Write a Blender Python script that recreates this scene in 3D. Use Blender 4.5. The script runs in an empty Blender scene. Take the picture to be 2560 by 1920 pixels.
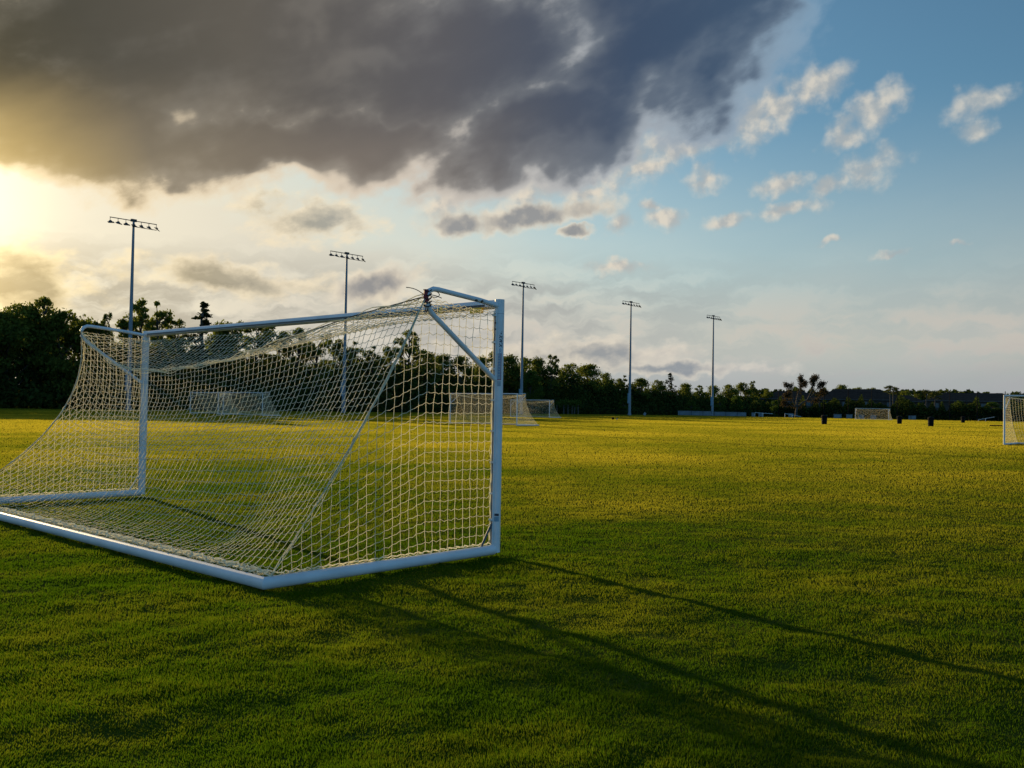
import bpy, math, random
import numpy as np
from mathutils import Vector, Matrix
R = math.radians
SC = bpy.context.scene
COL = SC.collection

# ------------------------------------------------------------------ camera
PITCH, ROLL, EYE = 0.0254, 0.0181, 1.48
cam_d = bpy.data.cameras.new('camera')
cam_d.sensor_width = 36.0
cam_d.lens = 32.44
cam_d.clip_start, cam_d.clip_end = 0.05, 9000
cam = bpy.data.objects.new('camera', cam_d)
COL.objects.link(cam)
_F = Vector((0, math.cos(PITCH), math.sin(PITCH)))
_U0 = Vector((0, -math.sin(PITCH), math.cos(PITCH)))
_R0 = Vector((1, 0, 0))
_Rt = _R0 * math.cos(ROLL) + _U0 * math.sin(ROLL)
_U = _U0 * math.cos(ROLL) - _R0 * math.sin(ROLL)
_M = Matrix((_Rt, _U, -_F)).transposed().to_4x4()
_M.translation = (0, 0, EYE)
cam.matrix_world = _M
SC.camera = cam

# ------------------------------------------------------------------ exposure
SC.view_settings.view_transform = 'Standard'
SC.view_settings.look = 'None'
SC.view_settings.exposure = 0.0
SC.view_settings.gamma = 1.0
SC.cycles.use_denoising = True
SC.cycles.max_bounces = 8
SC.cycles.transparent_max_bounces = 8
SC.cycles.sample_clamp_indirect = 4.0

# ------------------------------------------------------------------ sun
SUN_AZ, SUN_EL = -36.5, 10.0
sdir = Vector((math.sin(R(SUN_AZ)) * math.cos(R(SUN_EL)), math.cos(R(SUN_AZ)) * math.cos(R(SUN_EL)), math.sin(R(SUN_EL))))
sun_d = bpy.data.lights.new('sun', 'SUN')
sun_d.energy = 5.0
sun_d.angle = R(0.4)
sun_d.color = (1.0, 0.76, 0.40)
sun = bpy.data.objects.new('sun', sun_d)
sun.rotation_euler = sdir.to_track_quat('Z', 'Y').to_euler()
sun.location = sdir * 100
COL.objects.link(sun)


# ------------------------------------------------------------------ node helper
class NT:
    def __init__(s, tree):
        s.t = tree

    def n(s, typ, **kw):
        nd = s.t.nodes.new(typ)
        for k, v in kw.items():
            setattr(nd, k, v)
        return nd

    def put(s, sock, v):
        if v is None:
            return
        if isinstance(v, bpy.types.NodeSocket):
            s.t.links.new(v, sock)
        else:
            sock.default_value = v

    def m(s, op, a, b=None, c=None, clamp=False):
        nd = s.n('ShaderNodeMath', operation=op)
        nd.use_clamp = clamp
        s.put(nd.inputs[0], a)
        if b is not None: s.put(nd.inputs[1], b)
        if c is not None: s.put(nd.inputs[2], c)
        return nd.outputs[0]

    def v(s, op, a, b=None, out=0):
        nd = s.n('ShaderNodeVectorMath', operation=op)
        s.put(nd.inputs[0], a)
        if b is not None:
            if op == 'SCALE': s.put(nd.inputs['Scale'], b)
            else: s.put(nd.inputs[1], b)
        return nd.outputs[out]

    def ss(s, x, lo, hi, a=0.0, b=1.0, kind='SMOOTHSTEP'):
        nd = s.n('ShaderNodeMapRange', interpolation_type=kind)
        s.put(nd.inputs['Value'], x)
        s.put(nd.inputs['From Min'], lo); s.put(nd.inputs['From Max'], hi)
        s.put(nd.inputs['To Min'], a); s.put(nd.inputs['To Max'], b)
        return nd.outputs[0]

    def mix(s, f, a, b, blend='MIX'):
        nd = s.n('ShaderNodeMix', data_type='RGBA', blend_type=blend)
        s.put(nd.inputs[0], f)
        s.put(nd.inputs[6], a if isinstance(a, bpy.types.NodeSocket) else tuple(a)[:3] + (1,))
        s.put(nd.inputs[7], b if isinstance(b, bpy.types.NodeSocket) else tuple(b)[:3] + (1,))
        return nd.outputs[2]

    def noise(s, vec, scale, detail=4, rough=0.5, dist=0.0, dim='3D', lac=2.0):
        nd = s.n('ShaderNodeTexNoise', noise_dimensions=dim)
        s.put(nd.inputs['Vector'], vec)
        nd.inputs['Scale'].default_value = scale
        nd.inputs['Detail'].default_value = detail
        nd.inputs['Roughness'].default_value = rough
        nd.inputs['Lacunarity'].default_value = lac
        nd.inputs['Distortion'].default_value = dist
        return nd

    def map(s, vec, loc=(0, 0, 0), rot=0.0, scale=(1, 1, 1), typ='TEXTURE'):
        nd = s.n('ShaderNodeMapping', vector_type=typ)
        s.put(nd.inputs[0], vec)
        nd.inputs['Location'].default_value = loc
        nd.inputs['Rotation'].default_value = (0, 0, rot)
        nd.inputs['Scale'].default_value = scale
        return nd.outputs[0]

    def ramp(s, f, stops):
        nd = s.n('ShaderNodeValToRGB')
        s.put(nd.inputs[0], f)
        cr = nd.color_ramp
        while len(cr.elements) < len(stops):
            cr.elements.new(0.5)
        for e, (p, c) in zip(cr.elements, stops):
            e.position = p
            e.color = tuple(c)[:3] + (1,)
        return nd.outputs[0]


# ------------------------------------------------------------------ world: sky and clouds
world = bpy.data.worlds.new('World')
SC.world = world
world.use_nodes = True
wt = world.node_tree
wt.nodes.clear()
W = NT(wt)
out = W.n('ShaderNodeOutputWorld')
bg = W.n('ShaderNodeBackground')
wt.links.new(bg.outputs[0], out.inputs[0])
tc = W.n('ShaderNodeTexCoord')
DIR = W.v('NORMALIZE', tc.outputs['Generated'])
sx = W.n('ShaderNodeSeparateXYZ'); W.put(sx.inputs[0], DIR)
AZ = W.m('MULTIPLY', W.m('ARCTAN2', sx.outputs[0], sx.outputs[1]), 57.2958)
EL = W.m('MULTIPLY', W.m('ARCSINE', sx.outputs[2]), 57.2958)
cb = W.n('ShaderNodeCombineXYZ'); W.put(cb.inputs[0], AZ); W.put(cb.inputs[1], EL)
P = cb.outputs[0]                                   # (azimuth, elevation) in degrees
SANG = W.m('MULTIPLY', W.m('ARCCOSINE', W.v('DOT_PRODUCT', DIR, tuple(sdir), out=1)), 57.2958)

sky = W.n('ShaderNodeTexSky', sky_type='NISHITA')
sky.sun_disc = False
sky.sun_elevation = R(SUN_EL)
sky.sun_rotation = R(SUN_AZ)
sky.altitude = 0
sky.air_density = 1.0
sky.dust_density = 1.2
sky.ozone_density = 1.5
SKY_STRENGTH = 0.085
base = W.v('MULTIPLY', W.v('SCALE', sky.outputs[0], SKY_STRENGTH), (0.88, 1.32, 1.50))

def blob(vec, c, r, rot):
    return W.m('SUBTRACT', 1.0, W.v('LENGTH', W.map(vec, (c[0], c[1], 0), R(rot), (r[0], r[1], 1.0)), out=1))

def union(vec, lst):
    acc = None
    for (a, e, ra, re, rot) in lst:
        b = blob(vec, (a, e), (ra, re), rot)
        acc = b if acc is None else W.m('SMOOTH_MAX', acc, b, 0.08)
    return acc

bk = W.ss(sx.outputs[1], 0.25, -0.35)
base = W.v('MULTIPLY', base, W.mix(bk, (1, 1, 1), (1.15, 1.55, 1.95)))

# warped coordinates
def warp(vec, scale, amt, detail=3):
    nz = W.noise(vec, scale, detail, 0.55)
    off = W.v('SCALE', W.v('SUBTRACT', nz.outputs['Color'], (0.5, 0.5, 0.5)), amt)
    off = W.v('MULTIPLY', off, (1.0, 1.0, 0.0))
    return W.v('ADD', vec, off)

PW = warp(P, 0.22, 5.0)
PS = warp(P, 0.7, 1.6)

# --- high thin veil that pales the sky towards the horizon and the sun
vn = W.noise(W.map(P, (0, 0, 0), R(12), (9, 2.6, 1)), 1.0, 5, 0.5, 0.0).outputs[0]
veil_sun = W.ss(SANG, 10.0, 52.0, 1.0, 0.0)
veil_low = W.ss(EL, 1.0, 19.0, 1.0, 0.0)
veil = W.m('MULTIPLY', W.m('ADD', W.m('MULTIPLY', veil_sun, 0.75), W.m('MULTIPLY', veil_low, 0.85)),
           W.m('ADD', 0.75, W.m('MULTIPLY', vn, 0.5)), clamp=True)
fwd = W.ss(sx.outputs[1], -0.3, 0.3)
veil = W.m('MULTIPLY', veil, fwd)
veil_col = W.ramp(W.m('DIVIDE', SANG, 80.0), [(0.0, (1.5, 1.3, 0.85)), (0.12, (0.98, 0.88, 0.66)), (0.27, (0.76, 0.71, 0.58)),
                                              (0.55, (0.60, 0.65, 0.60)), (0.85, (0.48, 0.51, 0.49))])
col = W.mix(veil, base, veil_col)

# --- low horizon strata
sn = W.noise(W.map(PS, (3, 1, 0), R(3), (5.5, 1.35, 1)), 1.0, 5, 0.52, 0.0).outputs[0]
lowmask = W.m('MULTIPLY', W.ss(EL, 10.5, 6.0), W.ss(AZ, 22.0, 0.0, 0.35, 1.0))
strata = W.m('MULTIPLY', W.ss(sn, 0.36, 0.60), lowmask)
strata_col = W.ramp(W.m('DIVIDE', SANG, 70.0), [(0.0, (0.75, 0.55, 0.25)), (0.2, (0.46, 0.40, 0.29)), (0.45, (0.36, 0.36, 0.34)), (0.8, (0.30, 0.34, 0.36))])
col = W.mix(W.m('MULTIPLY', strata, 0.75), col, strata_col)
bright = W.m('MULTIPLY', W.ss(sn, 0.50, 0.36), W.m('MULTIPLY', lowmask, 0.35))
col = W.mix(bright, col, W.ramp(W.m('DIVIDE', SANG, 70.0), [(0.0, (1.3, 1.1, 0.6)), (0.3, (0.85, 0.74, 0.55)), (0.8, (0.55, 0.52, 0.48))]))

wb = W.m('MULTIPLY', W.m('MULTIPLY', W.ss(EL, 1.5, 3.8), W.ss(EL, 8.5, 4.5)), W.ss(AZ, -24.0, 2.0))
col = W.mix(W.m('MULTIPLY', wb, W.ss(sn, 0.60, 0.35, 0.25, 0.65)), col, (0.60, 0.52, 0.45))
hz = W.m('MULTIPLY', W.m('MULTIPLY', W.ss(W.m('ADD', EL, W.m('MULTIPLY', W.m('SUBTRACT', sn, 0.5), 5.0)), 4.2, 0.8), W.ss(AZ, -26.0, -2.0)), 0.62)
col = W.mix(hz, col, (0.36, 0.36, 0.395))

# --- scattered small clouds
PUFF = [(17.96, 18.7, 2.13, 1.18, 20), (14.4, 17.37, 2.78, 1.55, 15), (21.41, 17.28, 1.93, 1.07, 45), (19.89, 16.01, 1.31, 0.87, 20),
        (26.92, 17.0, 1.77, 0.82, 10), (26.63, 15.58, 1.09, 0.73, 25), (21.22, 14.04, 1.93, 1.09, 20), (18.8, 13.19, 1.33, 0.54, 20),
        (11.84, 13.96, 1.07, 0.88, 0), (16.07, 13.49, 1.72, 0.59, 5), (16.66, 12.04, 2.04, 0.51, 8), (10.13, 15.74, 2.4, 0.92, 20),
        (6.53, 11.39, 0.93, 0.81, 0), (15.6, 17.3, 2.6, 0.9, 40), (8.0, 14.6, 3.4, 0.7, 25), (4.6, 13.2, 1.6, 0.6, 10), (8.35, 12.27, 0.6, 0.55, 0), (6.2, 8.68, 1.84, 0.44, 0), (19.01, 9.97, 0.67, 0.27, 0),
        (22.01, 9.11, 1.28, 0.27, 0), (25.86, 9.51, 0.5, 0.18, 0), (9.21, 11.67, 1.46, 0.71, 0), (-3.95, 12.64, 2.0, 0.95, 20),
        (4.8, 14.6, 8.4, 1.9, 17), (13.2, 11.6, 1.6, 0.5, 10)]
puffF = union(PS, PUFF)
pn = W.noise(P, 0.6, 6, 0.50)
pn2 = W.noise(W.v('ADD', P, (-0.45, 0.30, 0)), 0.6, 5, 0.50)
pfield = W.m('ADD', puffF, W.m('MULTIPLY', W.m('SUBTRACT', pn.outputs[0], 0.47), 1.9))
pden = W.ss(pfield, -0.25, 0.95)
relief = W.m('SUBTRACT', pn.outputs[0], pn2.outputs[0])
plit = W.ss(relief, -0.10, 0.14)
puff_lit = W.ramp(W.m('DIVIDE', SANG, 80.0), [(0.0, (1.2, 1.0, 0.62)), (0.4, (0.82, 0.70, 0.55)), (0.9, (0.60, 0.60, 0.55))])
puff_dark = W.ramp(W.m('DIVIDE', SANG, 80.0), [(0.0, (0.5, 0.42, 0.28)), (0.4, (0.50, 0.47, 0.43)), (0.9, (0.34, 0.41, 0.45))])
col = W.mix(W.m('MULTIPLY', pden, 0.88), col, W.mix(plit, puff_dark, puff_lit))

# --- mid-sky grey clouds
MID = [(-12.93, 11.03, 4.4, 1.4, 3), (-8.4, 7.2, 3.0, 1.2, 14),
       (-29.5, 6.3, 5.6, 2.3, 0), (3.6, 3.3, 7.0, 1.15, 0), (-17.48, 7.22, 6.7, 1.1, 0), (9.5, 2.6, 7.0, 0.5, 0)]
midF = union(PS, MID)
mn = W.noise(W.map(P, (0, 0, 0), R(10), (1.7, 1, 1)), 0.55, 7, 0.56)
mn2 = W.noise(W.map(W.v('ADD', P, (-0.5, 0.35, 0)), (0, 0, 0), R(10), (1.7, 1, 1)), 0.55, 5, 0.56)
mfield = W.m('ADD', midF, W.m('MULTIPLY', W.m('SUBTRACT', mn.outputs[0], 0.48), 3.2))
mden = W.ss(mfield, -0.15, 0.60)
mthick = W.m('ADD', W.ss(mfield, 0.10, 1.1), W.m('MULTIPLY', W.m('SUBTRACT', mn2.outputs[0], mn.outputs[0]), 2.2), clamp=True)
mid_lit = W.ramp(W.m('DIVIDE', SANG, 70.0), [(0.0, (1.5, 1.15, 0.5)), (0.25, (0.95, 0.80, 0.55)), (0.8, (0.66, 0.62, 0.56))])
mid_dark = W.ramp(W.m('DIVIDE', SANG, 70.0), [(0.0, (0.62, 0.44, 0.15)), (0.17, (0.44, 0.34, 0.17)), (0.36, (0.33, 0.32, 0.28)), (0.8, (0.24, 0.28, 0.34))])
col = W.mix(W.m('MULTIPLY', mden, 0.85), col, W.mix(mthick, mid_lit, mid_dark))

# --- long grey streak and the small dark cloud above the crossbar
STREAK = [(1.0, 11.75, 5.8, 0.85, 9), (-3.4, 11.2, 2.8, 0.95, 2), (-8.6, 7.3, 2.9, 1.15, 16), (3.6, 10.9, 1.6, 0.4, 5)]
stF = W.m('ADD', union(PS, STREAK), W.m('MULTIPLY', W.m('SUBTRACT', pn.outputs[0], 0.45), 1.15))
stden = W.ss(stF, -0.12, 0.60)
stth = W.m('ADD', W.ss(stF, 0.05, 0.90), W.m('MULTIPLY', relief, -1.6), clamp=True)
col = W.mix(W.m('MULTIPLY', stden, 0.92), col, W.mix(stth, (0.80, 0.70, 0.55), (0.29, 0.285, 0.285)))

# --- the big dark cloud bank
BIG = [(-19.2, 21.8, 21.8, 7.6, 0), (-24.46, 15.4, 14.5, 3.9, -2), (-6.11, 20.4, 17.4, 5.7, 8), (8.6, 22.3, 9.2, 5.0, 20),
       (1.5, 17.2, 10.2, 3.3, 20), (12.2, 20.3, 6.6, 3.6, 28), (-39.7, 17.8, 16.1, 7.0, 0), (-16.0, 34.0, 34.0, 12.0, 0), (-8.5, 16.0, 9.0, 2.6, 6), (2.5, 15.6, 6.0, 1.5, 14),
       (5.0, 27.0, 11.5, 4.0, 15), (-15.5, 14.9, 9.5, 2.2, 2), (4.5, 16.6, 5.5, 2.4, 22)]
bigF = union(PW, BIG)
QB = W.map(P, (0, 0, 0), R(22), (2.0, 1.0, 1))
bn = W.noise(QB, 0.27, 7, 0.53)
bn2 = W.noise(W.v('ADD', QB, (-0.35, -0.55, 0)), 0.27, 6, 0.53)
bn3 = W.noise(W.map(P, (7, 3, 0), R(24), (2.3, 1.0, 1)), 0.13, 5, 0.55).outputs[0]
bfd = W.noise(W.map(PS, (2, 9, 0), R(20), (1.5, 1, 1)), 0.8, 6, 0.55).outputs[0]
bfield = W.m('ADD', W.m('ADD', bigF, W.m('MULTIPLY', W.m('SUBTRACT', bn.outputs[0], 0.5), 0.95)), W.m('MULTIPLY', W.m('SUBTRACT', bfd, 0.5), 0.42))
bden = W.ss(bfield, -0.08, 0.22)
binner = W.m('ADD', W.m('ADD', W.m('MULTIPLY', bigF, 1.1), W.m('MULTIPLY', W.m('SUBTRACT', bn.outputs[0], 0.5), 1.9)), W.m('MULTIPLY', W.m('SUBTRACT', bn3, 0.5), 1.5))
bt = W.m('ADD', W.ss(binner, -0.15, 0.95), W.m('MULTIPLY', W.m('SUBTRACT', bn2.outputs[0], bn.outputs[0]), 0.9), clamp=True)
bt = W.m('MULTIPLY', bt, W.ss(bfield, -0.02, 0.50))
LIGHT = [(3.5, 15.3, 8.5, 2.1, 14), (-9.8, 20.4, 4.5, 1.2, 8), (-12.6, 22.6, 3.2, 1.0, 30), (3.7, 22.9, 2.2, 1.3, -40), (14.0, 20.2, 1.5, 0.8, 30), (-19.5, 17.0, 3.2, 1.6, 50)]
ltF = union(PW, LIGHT)
bt = W.m('MULTIPLY', bt, W.ss(W.m('ADD', ltF, W.m('MULTIPLY', W.m('SUBTRACT', bn.outputs[0], 0.5), 1.2)), -0.15, 0.95, 1.0, 0.58))
big_dark = W.ramp(W.m('DIVIDE', SANG, 60.0), [(0.0, (1.0, 0.66, 0.22)), (0.13, (0.56, 0.40, 0.15)), (0.25, (0.25, 0.205, 0.14)),
                                              (0.42, (0.205, 0.172, 0.142)), (0.58, (0.155, 0.145, 0.142)), (0.72, (0.070, 0.098, 0.148)), (0.95, (0.055, 0.105, 0.18))])
hi = W.ss(W.m('ADD', EL, W.m('MULTIPLY', W.m('SUBTRACT', bn3, 0.5), 6.0)), 13.0, 19.5)
big_dark = W.mix(W.m('MULTIPLY', hi, 0.92), big_dark, W.ramp(W.m('DIVIDE', W.m('ADD', AZ, 30.0), 60.0), [(0.0, (0.048, 0.048, 0.036)), (0.22, (0.110, 0.100, 0.084)), (0.42, (0.100, 0.100, 0.112)), (0.62, (0.048, 0.078, 0.135)), (0.8, (0.050, 0.095, 0.165))]))
big_mid = W.ramp(W.m('DIVIDE', SANG, 60.0), [(0.0, (1.3, 0.95, 0.40)), (0.14, (0.68, 0.51, 0.24)), (0.26, (0.36, 0.305, 0.225)),
                                             (0.5, (0.30, 0.27, 0.24)), (0.7, (0.20, 0.23, 0.27)), (0.95, (0.16, 0.23, 0.32))])
big_thin = W.ramp(W.m('DIVIDE', SANG, 60.0), [(0.0, (2.0, 1.6, 0.9)), (0.17, (1.0, 0.80, 0.50)), (0.45, (0.72, 0.62, 0.50)), (0.68, (0.44, 0.46, 0.48)), (0.9, (0.20, 0.33, 0.46))])
big_mid = W.mix(W.m('MULTIPLY', hi, 0.9), big_mid, W.ramp(W.m('DIVIDE', W.m('ADD', AZ, 30.0), 60.0), [(0.0, (0.11, 0.105, 0.085)), (0.3, (0.19, 0.175, 0.155)), (0.55, (0.15, 0.17, 0.20)), (0.8, (0.12, 0.18, 0.26))]))
c1 = W.mix(W.ss(bt, -0.05, 0.45), big_thin, big_mid)
c2 = W.mix(W.ss(bt, 0.12, 1.0), c1, big_dark)
col = W.mix(bden, col, c2)

# --- glow of the sun behind thin cloud
glow = W.m('MULTIPLY', W.ss(SANG, 14.0, 0.0), 1.0)
glow = W.m('POWER', glow, 1.6)
gl = W.v('SCALE', W.mix(0.0, (1.15, 0.9, 0.5), (0, 0, 0)), W.m('MULTIPLY', glow, W.ss(bden, 0.6, 0.0, 0.22, 1.0)))
col = W.v('ADD', col, gl)
# below the horizon: ground-coloured
col = W.mix(W.ss(EL, -0.5, -4.0), col, (0.05, 0.06, 0.02))
wt.links.new(col, bg.inputs[0])
bg.inputs[1].default_value = 1.0
world.cycles.sampling_method = 'MANUAL'
world.cycles.sample_map_resolution = 512


# ------------------------------------------------------------------ materials
def mat(name, color=(0.5, 0.5, 0.5), rough=0.6, metal=0.0, spec=0.5, var=0.0, vscale=3.0, bump=0.0, bscale=30.0, color2=None, trans=0.0):
    m = bpy.data.materials.new(name)
    m.use_nodes = True
    t = m.node_tree
    N = NT(t)
    b = t.nodes['Principled BSDF']
    b.inputs['Roughness'].default_value = rough
    b.inputs['Metallic'].default_value = metal
    b.inputs['Specular IOR Level'].default_value = spec
    tcn = N.n('ShaderNodeTexCoord')
    if var or color2:
        nz = N.noise(tcn.outputs['Object'], vscale, 5, 0.6).outputs[0]
        c2 = color2 if color2 else tuple(c * (1 - var) for c in color)
        N.put(b.inputs['Base Color'], N.mix(N.ss(nz, 0.38, 0.66), color, c2))
    else:
        b.inputs['Base Color'].default_value = tuple(color) + (1,)
    if bump:
        bp = N.n('ShaderNodeBump')
        bp.inputs['Strength'].default_value = bump
        bp.inputs['Distance'].default_value = 0.01
        N.put(bp.inputs['Height'], N.noise(tcn.outputs['Object'], bscale, 4, 0.6).outputs[0])
        N.put(b.inputs['Normal'], bp.outputs[0])
    if trans:
        tr = N.n('ShaderNodeBsdfTranslucent')
        tr.inputs[0].default_value = tuple(color) + (1,)
        mx = N.n('ShaderNodeMixShader')
        mx.inputs[0].default_value = trans
        o = t.nodes['Material Output']
        t.links.new(b.outputs[0], mx.inputs[1]); t.links.new(tr.outputs[0], mx.inputs[2])
        t.links.new(mx.outputs[0], o.inputs[0])
    return m


def foliage(name, ca, cb_, trans=0.35, scale=0.6, cc=None):
    m = bpy.data.materials.new(name)
    m.use_nodes = True
    t = m.node_tree
    t.nodes.clear()
    N = NT(t)
    o = N.n('ShaderNodeOutputMaterial')
    tcn = N.n('ShaderNodeTexCoord')
    nz = N.noise(tcn.outputs['Object'], scale, 4, 0.65).outputs[0]
    at = N.n('ShaderNodeAttribute', attribute_name='rnd')
    f = N.m('ADD', N.ss(nz, 0.35, 0.65), N.m('MULTIPLY', N.m('SUBTRACT', at.outputs['Fac'], 0.5), 0.9), clamp=True)
    c = N.mix(f, ca, cb_)
    if cc:
        oi = N.n('ShaderNodeObjectInfo')
        c = N.mix(N.m('MULTIPLY', oi.outputs['Random'], 0.6), c, cc)
    d = N.n('ShaderNodeBsdfDiffuse'); N.put(d.inputs[0], c)
    tr = N.n('ShaderNodeBsdfTranslucent'); N.put(tr.inputs[0], N.v('MULTIPLY', c, (2.6, 2.4, 1.6)))
    mx = N.n('ShaderNodeMixShader'); mx.inputs[0].default_value = trans
    t.links.new(d.outputs[0], mx.inputs[1]); t.links.new(tr.outputs[0], mx.inputs[2])
    t.links.new(mx.outputs[0], o.inputs[0])
    return m


M = {}
M['white'] = mat('white_paint', (0.68, 0.665, 0.64), 0.5, var=0.14, vscale=2.5, bump=0.05, bscale=60)
M['groove'] = mat('groove_shadow', (0.07, 0.075, 0.08), 0.6)
M['net'] = mat('net_twine', (0.94, 0.89, 0.71), 0.8, spec=0.1, trans=0.66)
M['cord'] = mat('dark_cord', (0.025, 0.022, 0.022), 0.8)
M['redcord'] = mat('red_tape', (0.25, 0.02, 0.02), 0.7)
M['yellow'] = mat('yellow_sticker', (0.85, 0.50, 0.03), 0.5)
M['label'] = mat('label_paper', (0.34, 0.36, 0.38), 0.5, var=0.2, vscale=40)
M['red'] = mat('label_red', (0.35, 0.02, 0.05), 0.5)
M['ink'] = mat('ink', (0.012, 0.014, 0.03), 0.5)
M['inkblue'] = mat('ink_blue', (0.10, 0.18, 0.30), 0.5)
M['galv'] = mat('galvanised_steel', (0.20, 0.225, 0.25), 0.6, metal=0.0, var=0.12, vscale=0.3)
M['darkmetal'] = mat('dark_metal', (0.05, 0.045, 0.04), 0.5, metal=0.3)
M['box'] = mat('equipment_box', (0.20, 0.30, 0.36), 0.5)
M['glass'] = mat('lamp_glass', (0.3, 0.28, 0.24), 0.15)
M['black'] = mat('black_plastic', (0.004, 0.004, 0.004), 0.8, spec=0.15, var=0.3, vscale=4)
M['bark'] = mat('bark', (0.075, 0.055, 0.04), 0.9, var=0.5, vscale=2.0, bump=0.6, bscale=5)
M['palebark'] = mat('pale_bark', (0.075, 0.062, 0.05), 0.9, var=0.4, vscale=2.0)
M['roof'] = mat('roof_tiles', (0.055, 0.034, 0.024), 0.95, spec=0.1, var=0.3, vscale=1.2)
M['wallb'] = mat('house_wall', (0.055, 0.038, 0.028), 0.9, var=0.15, vscale=0.6)
M['trim'] = mat('house_trim', (0.09, 0.075, 0.065), 0.8)
M['window'] = mat('window_glass', (0.06, 0.10, 0.12), 0.12)
M['lowwall'] = mat('white_wall', (0.20, 0.22, 0.235), 0.9, var=0.25, vscale=0.5)
M['fence'] = mat('black_fence', (0.006, 0.006, 0.006), 0.8, spec=0.1)
M['carpaint'] = mat('car_paint', (0.45, 0.47, 0.48), 0.3)
M['tyre'] = mat('tyre', (0.02, 0.02, 0.02), 0.8)
M['leafA'] = foliage('leaves_dark', (0.034, 0.050, 0.012), (0.095, 0.115, 0.022), 0.45, 0.45, (0.10, 0.12, 0.024))
M['leafC'] = foliage('leaves_pine', (0.018, 0.026, 0.012), (0.045, 0.055, 0.018), 0.3, 0.45)
M['leafG'] = foliage('leaves_green', (0.030, 0.055, 0.012), (0.060, 0.095, 0.018), 0.4, 0.6)
M['moss'] = foliage('hanging_moss', (0.030, 0.025, 0.015), (0.065, 0.050, 0.028), 0.35, 0.8)
M['under'] = foliage('undergrowth', (0.018, 0.030, 0.008), (0.045, 0.062, 0.015), 0.3, 0.25)
M['palm'] = foliage('palm_leaves', (0.035, 0.045, 0.014), (0.08, 0.085, 0.025), 0.35, 0.8)

# grass
m = bpy.data.materials.new('grass_blades'); m.use_nodes = True
t = m.node_tree; t.nodes.clear(); N = NT(t)
o = N.n('ShaderNodeOutputMaterial')
geo = N.n('ShaderNodeNewGeometry')
at = N.n('ShaderNodeAttribute', attribute_name='rnd')
pos = N.v('MULTIPLY', geo.outputs['Position'], (1, 1, 0))
n1 = N.noise(pos, 0.05, 4, 0.6).outputs[0]
n2 = N.noise(pos, 0.9, 5, 0.6).outputs[0]
n3 = N.noise(N.map(pos, (0, 0, 0), R(35), (9, 1.3, 1)), 0.35, 3, 0.5).outputs[0]
f = N.m('ADD', N.m('MULTIPLY', N.ss(n1, 0.42, 0.62), 0.45), N.m('MULTIPLY', N.ss(n2, 0.35, 0.7), 0.22))
f = N.m('ADD', f, N.m('MULTIPLY', N.ss(n3, 0.45, 0.6), 0.16))
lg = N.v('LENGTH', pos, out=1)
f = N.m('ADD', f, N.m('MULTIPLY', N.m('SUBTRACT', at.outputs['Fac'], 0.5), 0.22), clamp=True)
f = N.m('ADD', f, N.ss(N.m('ADD', lg, N.m('MULTIPLY', n1, 14.0)), 9.0, 60.0, -0.12, 0.38), clamp=True)  # turf drier with distance; lens darkening towards the viewer is painted in as well
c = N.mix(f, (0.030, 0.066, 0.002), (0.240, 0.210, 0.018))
d = N.n('ShaderNodeBsdfDiffuse'); N.put(d.inputs[0], c)
tr = N.n('ShaderNodeBsdfTranslucent'); N.put(tr.inputs[0], N.v('MULTIPLY', c, (2.1, 2.0, 1.6)))
mx = N.n('ShaderNodeMixShader'); mx.inputs[0].default_value = 0.58
t.links.new(d.outputs[0], mx.inputs[1]); t.links.new(tr.outputs[0], mx.inputs[2]); t.links.new(mx.outputs[0], o.inputs[0])
M['grass'] = m

m = bpy.data.materials.new('turf_soil'); m.use_nodes = True
t = m.node_tree; N = NT(t); b = t.nodes['Principled BSDF']
geo = N.n('ShaderNodeNewGeometry')
nz = N.noise(geo.outputs['Position'], 2.0, 6, 0.65).outputs[0]
N.put(b.inputs['Base Color'], N.mix(N.ss(nz, 0.35, 0.65), (0.045, 0.062, 0.006), (0.085, 0.082, 0.012)))
b.inputs['Roughness'].default_value = 1.0
b.inputs['Specular IOR Level'].default_value = 0.0
bp = N.n('ShaderNodeBump'); bp.inputs['Strength'].default_value = 0.8; bp.inputs['Distance'].default_value = 0.03
N.put(bp.inputs['Height'], N.noise(geo.outputs['Position'], 14.0, 4, 0.6).outputs[0]); N.put(b.inputs['Normal'], bp.outputs[0])
M['soil'] = m


# ------------------------------------------------------------------ mesh helpers
def new_mesh(name, verts, faces_flat, nper, material, smooth=False, rnd=None):
    verts = np.asarray(verts, np.float32).reshape(-1, 3)
    faces_flat = np.asarray(faces_flat, np.int32).ravel()
    nf = len(faces_flat) // nper
    me = bpy.data.meshes.new(name)
    me.vertices.add(len(verts)); me.vertices.foreach_set('co', verts.ravel())
    me.loops.add(len(faces_flat)); me.loops.foreach_set('vertex_index', faces_flat)
    me.polygons.add(nf)
    me.polygons.foreach_set('loop_start', np.arange(0, nf * nper, nper, dtype=np.int32))
    me.polygons.foreach_set('loop_total', np.full(nf, nper, np.int32))
    if smooth:
        me.polygons.foreach_set('use_smooth', np.ones(nf, bool))
    if rnd is not None:
        a = me.attributes.new('rnd', 'FLOAT', 'POINT'); a.data.foreach_set('value', np.asarray(rnd, np.float32))
    me.materials.append(material)
    me.update(); me.validate()
    return me


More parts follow.
